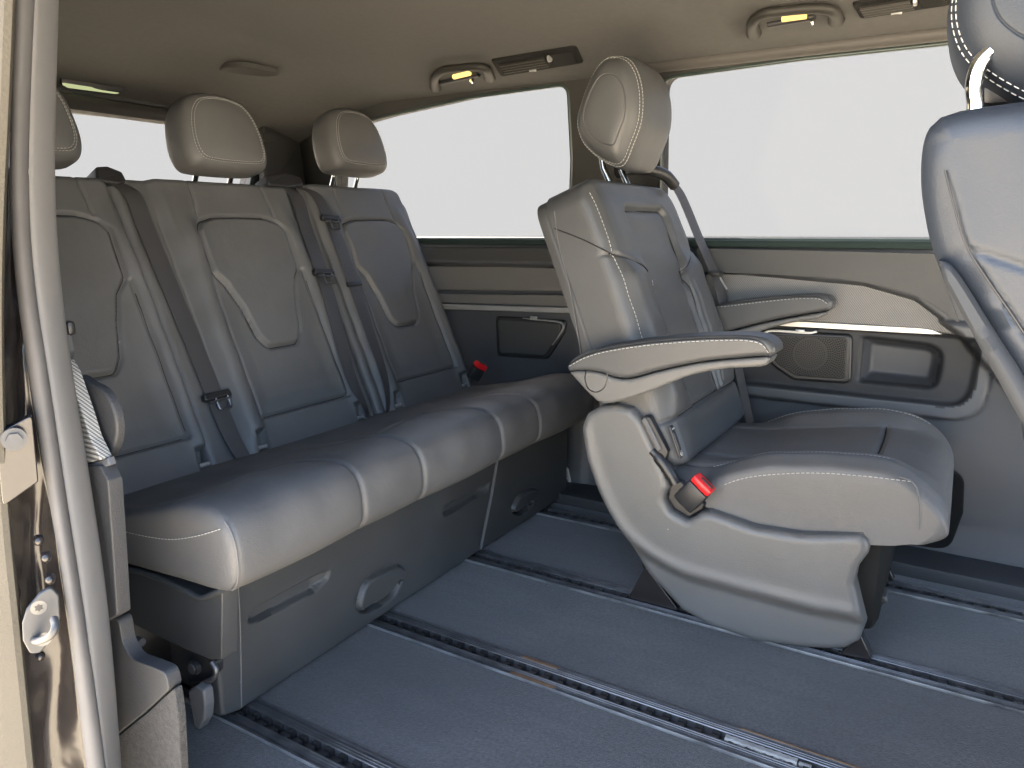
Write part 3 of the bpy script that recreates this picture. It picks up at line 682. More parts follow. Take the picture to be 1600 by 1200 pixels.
# cushion
PROF = spline([(-1.44, .27), (-1.455, .315), (-1.42, .338), (-1.33, .352), (-1.20, .378), (-1.10, .404), (-1.03, .420), (-.968, .423), (-.930, .409), (-.913, .376), (-.911, .33), (-.925, .302), (-.955, .289), (-1.05, .283), (-1.25, .27)], 130, True)
seamY = [.974, 1.155, 1.462, 1.645]
def cush_pt(i, y, off=0.0):
    p = PROF[i]; q0, q1 = PROF[i - 1], PROF[(i + 1) % len(PROF)]; t = unit(q1 - q0); nrm = np.array([-t[1], t[0]])
    topf = float(ss(.33, .37, p[1]) * ss(-1.36, -1.30, p[0])); front = float(ss(-1.20, -1.10, p[0]) * ss(.285, .31, p[1]))
    h = 0.0
    for ys in seamY: h -= .0065 * float(groove(y - ys, .0055)) * front
    seg = [.68, .974, 1.155, 1.462, 1.645, 1.99]; k = int(np.clip(np.searchsorted(seg, y) - 1, 0, 4)); mid = (seg[k] + seg[k + 1]) / 2; hw = (seg[k + 1] - seg[k]) / 2
    bul = max(0, 1 - ((y - mid) / hw) ** 2); h += (.007 if k % 2 == 0 else .003) * bul * front
    if k % 2 == 0:
        cr = -1.075 + .012 * ((y - mid) / hw) ** 2; h -= .006 * float(groove(p[0] - cr, .009)) * topf * min(1, 4 * bul ** 2)
        h -= .007 * topf * float(ss(-1.08, -1.12, p[0])) * min(1, 3 * bul ** 2)
    h += topf * (.0016 * math.sin(23 * y + 14 * p[0]) * math.sin(19 * p[0] - 7 * y) + .001 * math.sin(55 * y))
    return A3(p[0] + nrm[0] * (h + off), y, p[1] + nrm[1] * (h + off))
ysec = np.unique(np.r_[np.linspace(.70, 1.97, 150), np.concatenate([np.linspace(s - .014, s + .014, 9) for s in seamY])])
cen = np.array([-1.15, .345]); rows = []
def shrink(row, f, y): q = row.copy(); q[:, 0] = cen[0] + (q[:, 0] - cen[0]) * (1 - f * (.45 + .55 * float(ss(.1, .95, f)))); q[:, 2] = cen[1] + (q[:, 2] - cen[1]) * (1 - f); q[:, 1] = y; return q
base0 = np.array([cush_pt(i, .70) for i in range(len(PROF))]); base1 = np.array([cush_pt(i, 1.97) for i in range(len(PROF))])
for f, y in ((.98, .6785), (.6, .6785), (.30, .6785), (.16, .681), (.075, .6855), (.025, .691), (.006, .696)): rows.append(shrink(base0, f, y))
for y in ysec: rows.append([cush_pt(i, y) for i in range(len(PROF))])
for f, y in ((.006, 1.976), (.03, 1.982), (.08, 1.987), (.5, 1.99), (.98, 1.99)): rows.append(shrink(base1, f, y))
cu = grid('cushion', rows, LEATHER, bench, cv=True, ang=70); cu.data.flip_normals()
fi = [i for i in range(len(PROF)) if PROF[i][0] > -1.07 and PROF[i][1] > .297]
for ys in seamY: tube('piping', [cush_pt(i, ys, -.0034) for i in fi], .0018, PIPING, cu, 6)
fi2 = [i for i in range(len(PROF)) if PROF[i][0] > -.97 and .297 < PROF[i][1] < .415]
tube('piping', [shrink(np.array([cush_pt(i, .70) for i in fi2]), .02, .6865)], .0026, PIPING, cu, 6) if False else None
r0 = shrink(base0, .018, .689)
tube('piping', [r0[i] + A3(.0005, -.001, 0) for i in fi2], .0017, PIPING, cu, 6)
fi3 = [i for i in range(len(PROF)) if PROF[i][0] > -1.33 and PROF[i][1] > .345 and PROF[i][0] < -.93]
r1 = shrink(base0, .05, .6835)
stitching('stitching', [[at(u, v, 1, .6775) for u, v in spline([(150, 822), (195, 831), (232, 839), (270, 843), (310, 837), (347, 826)], 60)]], cu)
# base front panels with grip recesses and pull handles
def yzp(px): return [(p[1], p[2]) for p in (at(u, v, 0, BX) for u, v in px)]
s1 = fillet(yzp([(388, 966), (396, 951), (505, 893), (518, 889), (513, 906), (492, 926), (402, 973), (389, 976)]), .004, 3)
s2 = fillet(yzp([(692, 806), (695, 791), (755, 758), (767, 752), (763, 766), (745, 780), (697, 807)]), .003, 3)
def hand(px): return spline(yzp(px), 48, True)
h1 = hand([(558, 952), (561, 926), (572, 906), (598, 891), (622, 883), (632, 890), (629, 906), (612, 935), (576, 955)])
h1c = hand([(562, 956), (571, 945), (600, 930), (620, 905), (627, 908), (612, 936), (578, 957)])
h2 = hand([(800, 798), (806, 780), (818, 768), (835, 763), (841, 770), (832, 790), (814, 802)])
h2c = hand([(802, 802), (812, 793), (830, 780), (836, 784), (816, 804)])
def panel_h(y, z):
    h = np.full_like(y, .030)
    for s in (s1, s2):
        i = sdf(y, z, s); yr = s[:, 0].max(); h -= .016 * ss(-.001, .006, i) * (1 - .75 * ss(yr - .05, yr, y))
    for hh, hc in ((h1, h1c), (h2, h2c)):
        i = sdf(y, z, hh); h += .010 * ss(-.001, .007, i) - .004 * groove(i, .003)
        i = sdf(y, z, hc); h -= .022 * ss(0, .004, i)
    return h + .0008 * np.sin(14 * y) * np.sin(20 * z)
pa = yzp([(362, 918), (378, 914), (777, 714), (765, 790), (748, 861), (378, 1108), (345, 1121)])
relief('base_panel', [(.722, .236), (.735, .247), (1.622, .251), (1.585, .14), (1.532, .012), (.758, .006), (.722, .016)], A3(BX - .03, 0, 0), Y_, Z_, X_, panel_h, -.01, PLASTIC, bench, res=.0032, edge=.006)
relief('base_panel', [(1.628, .251), (2.045, .255), (2.045, .010), (1.538, .012), (1.591, .14)], A3(BX - .03, 0, 0), Y_, Z_, X_, panel_h, -.01, PLASTIC, bench, res=.0032, edge=.006)
tube('pale_edge', [A3(BX + .0005, a, b) for a, b in spline([(1.630, .247), (1.593, .14), (1.541, .014)], 20)], .0016, PIPING, bench, 5)  # thin paler lines along the panel edges
tube('pale_edge', [A3(BX + .0005, a, b) for a, b in spline([(.776, .243), (.772, .15), (.762, .012)], 20)], .0013, PIPING, bench, 5)
box('base_body', (-1.22, 1.40, .125), (.30, 1.26, .22), .02, PLASTIC_DK, bench)
box('base_side', (-1.20, .752, .13), (.26, .02, .22), .01, PLASTIC_DK, bench)
# end cover plate under the cushion, hinge, latch lever
Ye = .690
ec = xz([(150, 872), (197, 886), (235, 896), (285, 919), (312, 932), (330, 927), (347, 919), (346, 1031), (328, 1031), (270, 1006), (235, 989), (150, 950)], Ye)
plate('end_cover', fillet(ec, [0, .02, .02, .02, .02, .02, .006, .006, .02, .02, .02, 0], 4), A3(0, Ye + .03, 0), X_, Z_, -Y_, .03, .008, PLASTIC, bench)
tube('cover_lip', [at(u, v, 1, Ye - .002) for u, v in spline([(195, 888), (235, 898), (285, 921), (312, 934), (330, 929), (345, 922)], 24)], .0055, PLASTIC, bench, 8)
hg = xz([(262, 1000), (335, 1034), (336, 1052), (322, 1066), (296, 1070), (268, 1040)], .705)
plate('hinge_bracket', fillet(hg, .008, 3), A3(0, .722, 0), X_, Z_, -Y_, .015, .003, PLASTIC_DK, bench)
q = at(307, 1041, 1, .703); tube('hinge_bolt', [q, q - Y_ * .008], .013, PLASTIC_DK, bench, 14)
tube('hinge_bolt', [q - Y_ * .0085, q - Y_ * .011], .009, METAL, bench, 14)
tube('latch_hook', [at(u, v, 1, .70) for u, v in spline([(331, 1034), (338, 1048), (333, 1060), (320, 1066), (312, 1074)], 16)], .005, METAL, bench, 8)
lv = xz([(299, 1076), (312, 1068), (324, 1076), (327, 1100), (325, 1122), (317, 1137), (309, 1134), (306, 1112)], .69)
plate('latch_lever', fillet(lv, .008, 4), A3(0, .70, 0), X_, Z_, -Y_, .018, .007, WALL_LT, bench)
# belt guides on top of the backs
for pxs in ([(142, 268), (160, 267), (183, 276), (190, 290), (178, 296), (143, 290)], [(408, 279), (440, 275), (462, 283), (468, 296), (440, 300), (412, 296)]):
    gp = [bplane(u, v, .0) for u, v in pxs]
    plate('belt_guide', fillet(gp, .008, 3), BO - BN * .03, Y_, BV, BN, .055, .012, PLASTIC_DK, bench)

# ---- seat belts lying on the bench backs
def bp3(s, t, n):
    k = 0 if s < .981 else (1 if s < 1.531 else 2); k = 0 if s < .981 else k
    if .02 < t < .66:
        q = np.linspace(s - .024, s + .024, 9); q = np.clip(q, spans[0][0], 2.0)
        n = max(n, float(max(back_hf(centers[0 if z < .981 else (1 if z < 1.531 else 2)])(np.array(z), np.array(t)) for z in q)) + (.004 if n < .031 else .009))
    return BO + Y_ * s + BV * t + BN * n
def tongue(root, c, s, tilt=0, name='belt_tongue'):
    """sliding plate with slot bar and a steel tongue loop hanging below"""
    ax = unit(Y_ + BV * tilt); up_ = unit(BV - ax * np.dot(BV, ax))
    b = plate(name, fillet([(-.038 * s, -.009 * s), (.038 * s, -.009 * s), (.034 * s, .008 * s), (-.034 * s, .008 * s)], .006 * s, 4), c - BN * .004, ax, up_, BN, .012, .005, PLASTIC_DK, root)
    loop_ = [(-.016, -.004), (.016, -.004), (.015, -.034), (-.015, -.034)]
    tube('steel_loop', [c + ax * (a + .008) * s + up_ * b2 * s + BN * .005 for a, b2 in fillet(loop_, .005, 3)], .0032 * s, METAL, b, 6, closed=True)
    tube('slot_bar', [c + ax * -.028 * s + up_ * -.013 * s + BN * .006, c + ax * .03 * s + up_ * -.013 * s + BN * .006], .003 * s, METAL, b, 6)
    return b
grp = 'seat belts on the bench backs'
sb = thing('seat_belt', 'dark seat belt hanging between the left and middle bench backs', 'seat belt', bp3(1.04, 0, .02), grp)
ribbon('webbing', [bp3(.985, .68, .012), bp3(1.024, .637, .026), bp3(1.028, .56, .026), bp3(1.031, .485, .026), bp3(1.036, .38, .026), bp3(1.041, .285, .026), bp3(1.045, .15, .027), bp3(1.048, .05, .030), bp3(1.055, -.004, .034)], [.045] * 8 + [.038], Y_, BN, WEB, sb)
tongue(sb, bp3(1.046, .147, .032), 1.0, .02)
sb = thing('seat_belt', 'wide seat belt right of the middle bench back, tongue halfway down', 'seat belt', bp3(1.46, 0, .02), grp)
ribbon('webbing', [bp3(1.45, .69, .012), bp3(1.507, .655, .026), bp3(1.492, .54, .026), bp3(1.478, .425, .026), bp3(1.464, .285, .026), bp3(1.450, .19, .026), bp3(1.440, .10, .026), bp3(1.452, .04, .036), bp3(1.468, -.002, .034)], [.046] * 6 + [.042, .032, .010], Y_, BN, WEB, sb)
tongue(sb, bp3(1.478, .412, .032), 1.0, -.05)
sb = thing('seat_belt', 'narrow seat belt beside the right bench back, tongue near the top', 'seat belt', bp3(1.58, 0, .02), grp)
ribbon('webbing', [bp3(1.515, .693, .012), bp3(1.578, .655, .026), bp3(1.588, .566, .026), bp3(1.585, .47, .026), bp3(1.581, .37, .026), bp3(1.576, .22, .026), bp3(1.570, .10, .026), bp3(1.560, .03, .032), bp3(1.552, -.004, .030)], [.044, .044, .046, .046, .045, .042, .036, .028, .012], Y_, BN, WEB, sb)
tongue(sb, bp3(1.588, .575, .032), 1.0, -.06)
box('belt_stop', bp3(1.583, .372, .030), (.058, .016, .008), .003, PLASTIC_DK, sb, (Y_, BV, BN))
# buckle at the far end of the bench
def buckle(label, c, a, w, L, W, T, split=.72):
    """c = middle, a = long axis, w = width axis"""
    t = thing('belt_buckle', label, 'belt buckle', c); a, w = unit(a), unit(w); n = np.cross(w, a)
    box('buckle_body', c - a * L * (1 - split) / 2, (W, L * split, T), .006, PLASTIC_DK, t, (w, a, n))
    e = c + a * L * (split / 2 - .0)
    box('release_button', c + a * L * (.5 - (1 - split) / 2) + n * .0 , (W * .96, L * (1 - split), T * .92), .004, RED, t, (w, a, n))
    box('button_slot', c + a * L * .502 + w * .004, (W * .62, .004, T * .22), .001, PLASTIC_DK, t, (w, a, n))
    return t
cb = at(745, 580, 0, -1.28)
buckle('small black belt buckle with red button at the far end of the bench', cb, (.45, .25, .80), (.25, .75, -.40), .060, .044, .026, .70)

# ================================================================== SINGLE SEAT (middle of the picture)
chair = thing('single_seat', 'single leather seat with two armrests and grey side shell', 'single seat', (-.42, 1.74, 0), 'single seats')
CV_, CN = A3(-.370, 0, .929), A3(.929, 0, .370); CO = A3(-.5, 0, .40); CC = 1.742
INS = fillet([(-.128, .40), (-.128, .515), (-.118, .528), (.118, .532), (.130, .518), (.132, .40), (.115, .34), (.10, .20), (.10, .052), (-.10, .052), (-.10, .20), (-.115, .34)], .012, 4)
def chair_back(s, t):
    d = s - CC; a = np.abs(d); h = np.full_like(s, .012)
    i = sdf(d, t, INS); h += .013 * ss(.006, -.018, i) * ss(.60, .40, a * 2)                 # raised surround
    wing = ss(.112, .19, a) * ss(.425, .385, t + .10 * (a - .18)) * ss(.03, .12, t); h += .016 * ss(.10, .20, a) * ss(.44, .37, t + .10 * (a - .18)) * ss(.03, .12, t) * ss(.270, .225, a)
    wl = line_dist(a, t, [(.115, .36), (.20, .405), (.27, .435)]); h -= .006 * groove(wl, .0035)
    h -= .005 * groove(i, .004) * ss(.30, .36, t)
    wl = line_dist(a, t, [(.118, .365), (.128, .30), (.125, .20), (.118, .06)]); h -= .008 * groove(wl, .005)
    wl = line_dist(a, t, [(.142, .34), (.150, .28), (.146, .18), (.136, .07)]); h -= .0035 * groove(wl, .004)
    h -= .012 * ss(.235, .272, a) + .010 * ss(.5, .6, t)
    h -= .007 * groove(t - .052, .0045)
    return h + .001 * np.sin(33 * s + 11 * t) * np.sin(21 * t) + .0008 * np.sin(70 * t + 13 * s)
cb_, cbf = pad('backrest', 1.474, 2.008, -.05, .603, CO, Y_, CV_, CN, chair_back, lambda s, t: -.100 + .0 * t, LEATHER_SHADED, chair, res=.0034, r=(.03, .03, .085, .05), edge=.016)
ts = np.linspace(.20, .575, 60)
stitching('stitching', [cbf(np.full(60, 1.474 + e), ts, .001) for e in (.0125,)] + [cbf(np.full(60, 2.008 - .012), np.linspace(.12, .43, 60), .001)], cb_, w=.0007)
stitching('stitching', [cbf(CC - np.interp(np.linspace(.10, .36, 40), [.07, .18, .28, .34], [.136, .146, .150, .142]), np.linspace(.10, .36, 40), .001)], cb_, L=.004, w=.0007)
tube('seam', spline(cbf(CC + INS[:, 0], INS[:, 1], .0003), 200, True), .0012, SEAM, cb_, 5, closed=True)
for sg in (-1, 1):
    q = spline([(.118, .365), (.16, .388), (.20, .405), (.258, .431)], 24); tube('seam', cbf(CC + sg * q[:, 0], q[:, 1], .0003), .0013, SEAM, cb_, 5)
    q = spline([(.118, .365), (.129, .30), (.125, .20), (.118, .06)], 30); tube('seam', cbf(CC + sg * q[:, 0], q[:, 1], .0005), .0014, SEAM, cb_, 5)
tube('seam', cbf(np.linspace(CC - .22, CC + .23, 40), np.full(40, .052), .0005), .0013, SEAM, cb_, 5)
sl_ = [at(u, v, 1, 1.4735) for u, v in spline([(866, 357), (905, 372), (957, 397)], 16)]; tube('side_seam', sl_, .0013, PLASTIC_DK, cb_, 5)
bs = [at(u, v, 1, 1.473) for u, v in spline([(866, 330), (874, 385), (888, 440), (904, 530), (913, 600)], 24)]; tube('edge_strip', bs, .0012, PIPING, cb_, 6)
bsh = [(CO + CV_ * t + CN * n) for t, n in [(-.06, -.07), (.605, -.07)]]
plate('back_shell', fillet([(1.478, -.05), (2.004, -.05), (2.004, .598), (1.478, .598)], [.03, .03, .08, .05], 6), CO - CN * .128, Y_, CV_, CN, .030, .014, PLASTIC, chair)
# headrest: axis across the seat, stitched side panels
hx = [(950, 88), (974, 91), (990, 112), (998, 148), (996, 190), (983, 228), (968, 260), (945, 258), (918, 240), (902, 220), (896, 192), (903, 160), (917, 124), (934, 97)]
def chair_headrest(parent, dx, yc, yn, mat, dz=0):
    ol = np.array([(p[0] + dx, p[2] + dz) for p in (at(u, v, 1, 1.615) for u, v in hx)]); ol = (ol - ol.mean(0)) * 1.06 + ol.mean(0) + A3(-.004, .006, 0)[:2]
    hr, pt = puck('headrest', ol, A3(0, yc, 0), X_, Z_, -Y_, yc - yn, 4.2, mat, parent, n=140, m=64, seams=[(.925, .0025, .012), (.60, .0016, .010)])
    ii = np.arange(0, 141)
    stitching('stitching', [pt(ii, np.full(141, r_), .0008) for r_ in (.945, .905)], hr, L=.0046, gap=.0030, w=.0006)
    return hr, pt
ch, chp = chair_headrest(chair, 0, 1.742, 1.607, LEATHER_SHADED)
for y, u0 in ((1.69, 0), (1.80, 1)):
    a = A3(-.775, y, 1.035); b = A3(-.735, y, .935)
    tube('headrest_post', [a, a * .5 + b * .5 + A3(-.012, 0, .012), b], .0075, CHROME, ch, 12)
# seat cushion
def chair_cush(s, t):
    d = s - CC; a = np.abs(d); z = .356 + .040 * ss(.0, .30, t) + .010 * ss(.25, .40, t)
    bol = ss(.135, .205, a) * ss(.0, .16, t) * ss(.475, .36, t); z += .026 * bol
    z -= .012 * ss(.225, .262, a) + .018 * ss(.10, .0, t) * ss(.18, .24, a)
    u_ = np.clip((t - .400) / .075, 0, 1); z -= .060 * (1 - np.sqrt(1 - u_ ** 2 * .98)) + .012 * ss(.30, .42, t)
    z -= .010 * np.clip(a / .26, 0, 1) ** 4 * ss(.38, .46, t)
    z -= .007 * groove(a - (.135 + .02 * ss(.2, .4, t)), .006) * ss(.40, .36, t)
    z -= .008 * groove(t - (.335 - .25 * (a - .02) ** 2), .006) * ss(.165, .15, a)
    z -= .004 * groove(a - .205, .005) * ss(.42, .36, t)
    return z + .0012 * np.sin(25 * s + 9 * t) * np.sin(19 * t - 5 * s) + .0007 * np.sin(60 * t + 20 * s)
def cush_bot(s, t):
    return np.interp(t, [0, .04, .12, .24, .34, .44, .48], [.285, .278, .262, .256, .264, .282, .286])
cc_, ccf = pad('cushion', 1.476, 2.005, -.06, .475, A3(-.45, 0, 0), Y_, X_, Z_, chair_cush, cush_bot, LEATHER, chair, res=.0034, r=(.02, .09, .09, .02)[::1], edge=.014, tuck=.03)
tt = np.linspace(.055, .40, 60)
stitching('stitching', [[at(u, v, 1, 1.4752) for u, v in spline([(1132, 757), (1160, 748), (1200, 742), (1272, 739), (1340, 743), (1395, 749), (1428, 753)], 80)], ccf(np.full(60, 2.005 - .05), np.linspace(.05, .42, 60), .001)], cc_, w=.0007)
stitching('stitching', [ccf(np.full(60, 1.476 + .058), np.linspace(.03, .37, 60), .001)], cc_, L=.004, w=.0008)
q = np.linspace(-.155, .155, 40); tube('seam', ccf(CC + q, .335 - .25 * (np.abs(q) - .02) ** 2, .0008), .0013, SEAM, cc_, 5)
tube('piping', [at(u, v, 1, 1.4755) for u, v in spline([(1405, 745), (1424, 752), (1434, 768), (1438, 800), (1437, 828)], 24)], .0016, PIPING, cc_, 5)
# side shell
SO = xz([(911, 668), (920, 645), (940, 634), (962, 631), (988, 638), (1004, 655), (1022, 692), (1042, 740), (1048, 760), (1040, 778), (1050, 797), (1076, 812), (1097, 799), (1112, 799), (1180, 823), (1250, 834), (1345, 837), (1357, 850), (1357, 866), (1340, 888), (1334, 915), (1342, 950), (1350, 985), (1340, 1012), (1318, 1023), (1290, 1022), (1180, 1008), (1110, 985), (1062, 958), (1010, 902), (968, 832), (934, 768), (915, 712)], 1.458)
SO = spline(fillet(SO, .010, 3), 260, True)
crease = np.array(xz(spline([(905, 640), (926, 735), (975, 830), (1052, 887), (1140, 915), (1230, 939), (1319, 962), (1375, 975)], 60).tolist(), 1.458))
below = np.vstack([crease, [(crease[-1][0] + .1, -.2), (-.8, -.2), (-.85, .4)]])
def shell_h(x, z):
    i = sdf(x, z, below); h = .024 - .022 * ss(-.010, .026, i)
    fr = ss(-.20, -.10, x); h -= .012 * fr
    return h + .004 * np.exp(-((i + .012) / .014) ** 2)
sh = relief('side_shell', SO, A3(0, 1.470, 0), X_, Z_, -Y_, shell_h, -.055, SHELL, chair, res=.0045, edge=.014)
far_sh = relief('side_shell', [(a, b) for a, b in SO], A3(0, 1.995, 0), X_, Z_, Y_, .02, -.03, PLASTIC, chair, res=.012, edge=.012)
box('seat_frame', (-.325, 1.74, .175), (.50, .46, .23), .03, VENTM, chair)
# slot with pale insert, recliner lever, buckle pocket
sl1 = xz([(1005, 650), (1016, 652), (1044, 706), (1038, 722), (1024, 704), (1000, 668)], 1.452)
plate('slot_frame', fillet(sl1, .004, 3), A3(0, 1.468, 0), X_, Z_, -Y_, .018, .003, PLASTIC_DK, sh)
sl2_ = xz([(1002, 656), (1009, 652), (1034, 702), (1027, 706)], 1.447)
plate('slot_insert', fillet(sl2_, .003, 3), A3(0, 1.462, 0), X_, Z_, -Y_, .016, .002, WALL_LT, sh)
tube('recline_lever', [at(u, v, 1, 1.452) for u, v in spline([(1019, 704), (1030, 716), (1042, 732), (1056, 756)], 14)], [.010] * 3 + [.013] * 8 + [.012] * 3, PLASTIC_DK, sh, 12)
pk_ = xz([(1046, 758), (1062, 752), (1100, 790), (1096, 798), (1076, 810), (1052, 796), (1042, 778)], 1.456)
plate('buckle_pocket', fillet(pk_, .006, 3), A3(0, 1.475, 0), X_, Z_, -Y_, .016, .004, PLASTIC_DK, sh)
cbk = at(1085, 770, 1, 1.440)
buckle('black belt buckle with bright red button on the single seat', cbk, (.62, -.10, .78), (.78, -.05, -.62), .074, .050, .030, .78)
tube('metal_rod', [at(u, v, 1, 1.50) for u, v in ((990, 612), (1008, 648))], .006, SILVER, chair, 8)
# lower mounts, rail feet, release lever
for Yf, nm in ((1.522, 1), (1.904, 2)):
    dxx = 0 if nm == 1 else .0
    f1 = xz([(1013, 880), (1066, 958), (985, 944)], 1.53); f1 = [(a, max(b, .004)) for a, b in f1]
    f2 = xz([(1343, 990), (1363, 1034), (1310, 1030)], 1.51); f2 = [(a, max(b, .004)) for a, b in f2]
    for f_ in (f1, f2):
        plate('rail_foot', fillet(f_, .006, 3), A3(0, Yf + .02, 0), X_, Z_, -Y_, .03, .003, PAINT, chair)
f3 = xz([(1372, 852), (1398, 908), (1360, 912), (1350, 870)], 1.90)
plate('rail_foot', fillet(f3, .004, 3), A3(0, 1.92, 0), X_, Z_, -Y_, .02, .003, PAINT, chair)
tube('release_rod', [at(1340, 912, 1, 1.62), at(1362, 926, 1, 1.60)], .004, CHROME, chair, 8)
rp_ = xz([(1352, 930), (1368, 922), (1386, 928), (1388, 938), (1370, 946), (1354, 941)], 1.60)
plate('release_lever', fillet(rp_, .006, 3), A3(0, 1.63, 0), X_, Z_, -Y_, .045, .010, PLASTIC, chair)
# child seat anchor flaps with their print
def text(body, c, size, ux, uy, parent, name='lettering'):
    cu_ = bpy.data.curves.new(name, 'FONT'); cu_.body = body; cu_.size = size; cu_.align_x = 'CENTER'; cu_.align_y = 'CENTER'; cu_.extrude = .0002
    o = bpy.data.objects.new(name, cu_); COL.objects.link(o); ux, uy = unit(ux), unit(uy); nz = np.cross(ux, uy)
    from mathutils import Matrix
    o.matrix_world = Matrix(((*np.c_[ux, uy, nz][0], 0), (*np.c_[ux, uy, nz][1], 0), (*np.c_[ux, uy, nz][2], 0), (0, 0, 0, 1)))
    cu_.materials.append(LABELW); bpy.context.view_layer.update()
    me = bpy.data.meshes.new_from_object(o.evaluated_get(bpy.context.evaluated_depsgraph_get())); M_ = o.matrix_world.to_3x3().to_4x4(); me.transform(M_)
    bpy.data.objects.remove(o); o = bpy.data.objects.new(name, me); COL.objects.link(o)
    o.parent = parent; o.location = Vector(c - world_loc(parent)); return o
for (u, v) in ((1056, 690), (1122, 655)):
    p = at_plane(u, v, CO + CN * .018, CN)
    fl = box('anchor_flap', p, (.020, .072, .006), .003, PLASTIC_DK, cb_, (Y_, CV_, CN))
    box('flap_insert', p + CN * .003, (.013, .038, .003), .001, PLASTIC, fl, (Y_, CV_, CN))
    text('ISOFIX', p + CV_ * .028 + CN * .0040, .0055, Y_, CV_, fl)
    tube('flap_mark', [p - CV_ * .028 + CN * .004 + Y_ * .005 * math.cos(a) + CV_ * .004 * math.sin(a) for a in np.linspace(0, 6.28, 10)[:-1]], .0012, LABELW, fl, 5, closed=True)
    tube('flap_mark', [p - CV_ * .0215 + CN * .004 - Y_ * .007, p - CV_ * .0215 + CN * .004 + Y_ * .007], .0006, LABELW, fl, 5)
# armrests
def armrest(yf, th, top_px, seam_px, low_px, stitch_px, Yt, cap=None):
    up_ = fillet(xz(top_px + seam_px, Yt), .006, 3); lo_ = fillet(xz(low_px, Yt), .006, 3)
    ar = relief('armrest', up_, A3(0, yf + th / 2, 0), X_, Z_, -Y_, th / 2, -th / 2, LEATHER_SHADED, chair, res=.004, edge=.010)
    relief('armrest_base', lo_, A3(0, yf + th / 2, 0), X_, Z_, -Y_, th / 2 - .003, -th / 2 + .003, SHELL, ar, res=.004, edge=.006)
    stitching('stitching', [[at(u, v, 1, yf - .0008) for u, v in spline(stitch_px, 80)]], ar, w=.0008)
    tube('piping', [at(u, v, 1, yf + .0005) for u, v in spline([(a, b - 3) for a, b in stitch_px], 60)], .0011, PLASTIC_DK, ar, 5)
    if cap: tube('pivot_cap', [at(u, v, 1, yf + .002) for u, v in spline(cap, 24)], .0012, PLASTIC_DK, ar, 5)
    return ar
top_n = spline([(884, 574), (892, 563), (912, 552), (945, 542), (1000, 533), (1060, 527), (1120, 524), (1165, 524), (1195, 529), (1209, 540), (1212, 551), (1204, 557)], 40).tolist()
seam_n = spline([(1185, 557), (1100, 565), (1030, 579), (985, 591), (960, 590), (935, 582), (905, 579), (888, 581)], 24).tolist()
low_n = spline([(889, 582), (905, 580), (935, 583), (960, 592), (985, 593), (1030, 581), (1100, 567), (1198, 558)], 24).tolist() + spline([(1203, 561), (1192, 573), (1130, 577), (1075, 588), (1015, 612), (968, 627), (940, 631), (922, 619), (904, 600), (890, 584)], 30).tolist()
armrest(1.400, .068, top_n, seam_n, low_n, [(890, 572), (912, 560), (945, 550), (1000, 541), (1060, 535), (1120, 532), (1165, 532), (1190, 538), (1201, 552)], 1.400, [(916, 579), (914, 592), (919, 607), (931, 613), (943, 607), (948, 594), (949, 583)])
top_f = spline([(1080, 490), (1130, 474), (1180, 467), (1240, 462), (1280, 461), (1297, 466), (1301, 477), (1296, 486)], 30).tolist()
seam_f = spline([(1290, 486), (1240, 494), (1190, 504), (1140, 517), (1080, 535)], 16).tolist()
low_f = spline([(1080, 537), (1140, 519), (1190, 506), (1240, 496), (1292, 487)], 16).tolist() + spline([(1290, 492), (1275, 499), (1235, 505), (1190, 517), (1150, 532), (1080, 545)], 16).tolist()
armrest(2.012, .06, top_f, seam_f, low_f, [(1100, 481), (1140, 478), (1180, 473), (1240, 467), (1278, 467), (1293, 475)], 2.012)
# belt of the single seat on its far shoulder
cbt = thing('seat_belt', 'seat belt running down the far shoulder of the single seat', 'seat belt', (-.6, 2.01, .4))
ribbon('webbing', [at(1040, 280, 1, 1.96), at(1062, 302, 1, 2.0), at(1092, 372, 1, 2.02), at(1122, 445, 1, 2.035), at(1150, 560, 1, 2.05), at(1172, 662, 1, 2.05)], .040, unit((.25, .95, .1)), unit((.9, -.2, .3)), WEB, cbt)
tb = at(1119, 427, 1, 2.02); box('belt_tongue', tb, (.030, .014, .050), .006, PLASTIC_DK, cbt, (X_, unit((-.35, 0, .93)), -Y_))
tl = [at(u, v, 1, 2.01) for u, v in ((1125, 434), (1136, 452))]; tube('steel_tongue', tl, .006, SILVER, cbt, 8, flat=.35)
gq = spline([(965, 270), (985, 264), (1015, 266), (1040, 274), (1054, 290)], 12)
tube('belt_guide', [at(u, v, 1, 1.80 + .015 * k) for k, (u, v) in enumerate(gq)], .015, PLASTIC_DK, cbt, 10)

# ================================================================== FOREGROUND SEAT (right edge)
fs = thing('single_seat', 'sky tinted leather seat back and headrest at the right edge', 'single seat', (.12, .96, 0), 'single seats')
YF = .735
def fx(px, Y=YF): return xz(px, Y)
lo_e = [(1468, 178), (1448, 198), (1438, 232), (1436, 285), (1442, 335), (1452, 382), (1466, 418), (1500, 470), (1545, 560), (1590, 640), (1625, 705)]
fo_ = np.array(fx(spline(lo_e, 50).tolist())); ext = [(.125, .42), (.30, .42), (.285, .58), (.22, .78), (.165, .90), (.12, .945), (.08, .954)]
fsp = np.vstack([fo_, ext, fx([(1560, 160), (1500, 168)])])
sm = np.array(fx(spline([(1455, 150), (1466, 215), (1480, 280), (1497, 345), (1513, 390), (1545, 440), (1590, 505), (1650, 600)], 60).tolist()))
sm2 = np.array(fx(spline([(1513, 390), (1560, 404), (1620, 424), (1700, 450)], 30).tolist()))
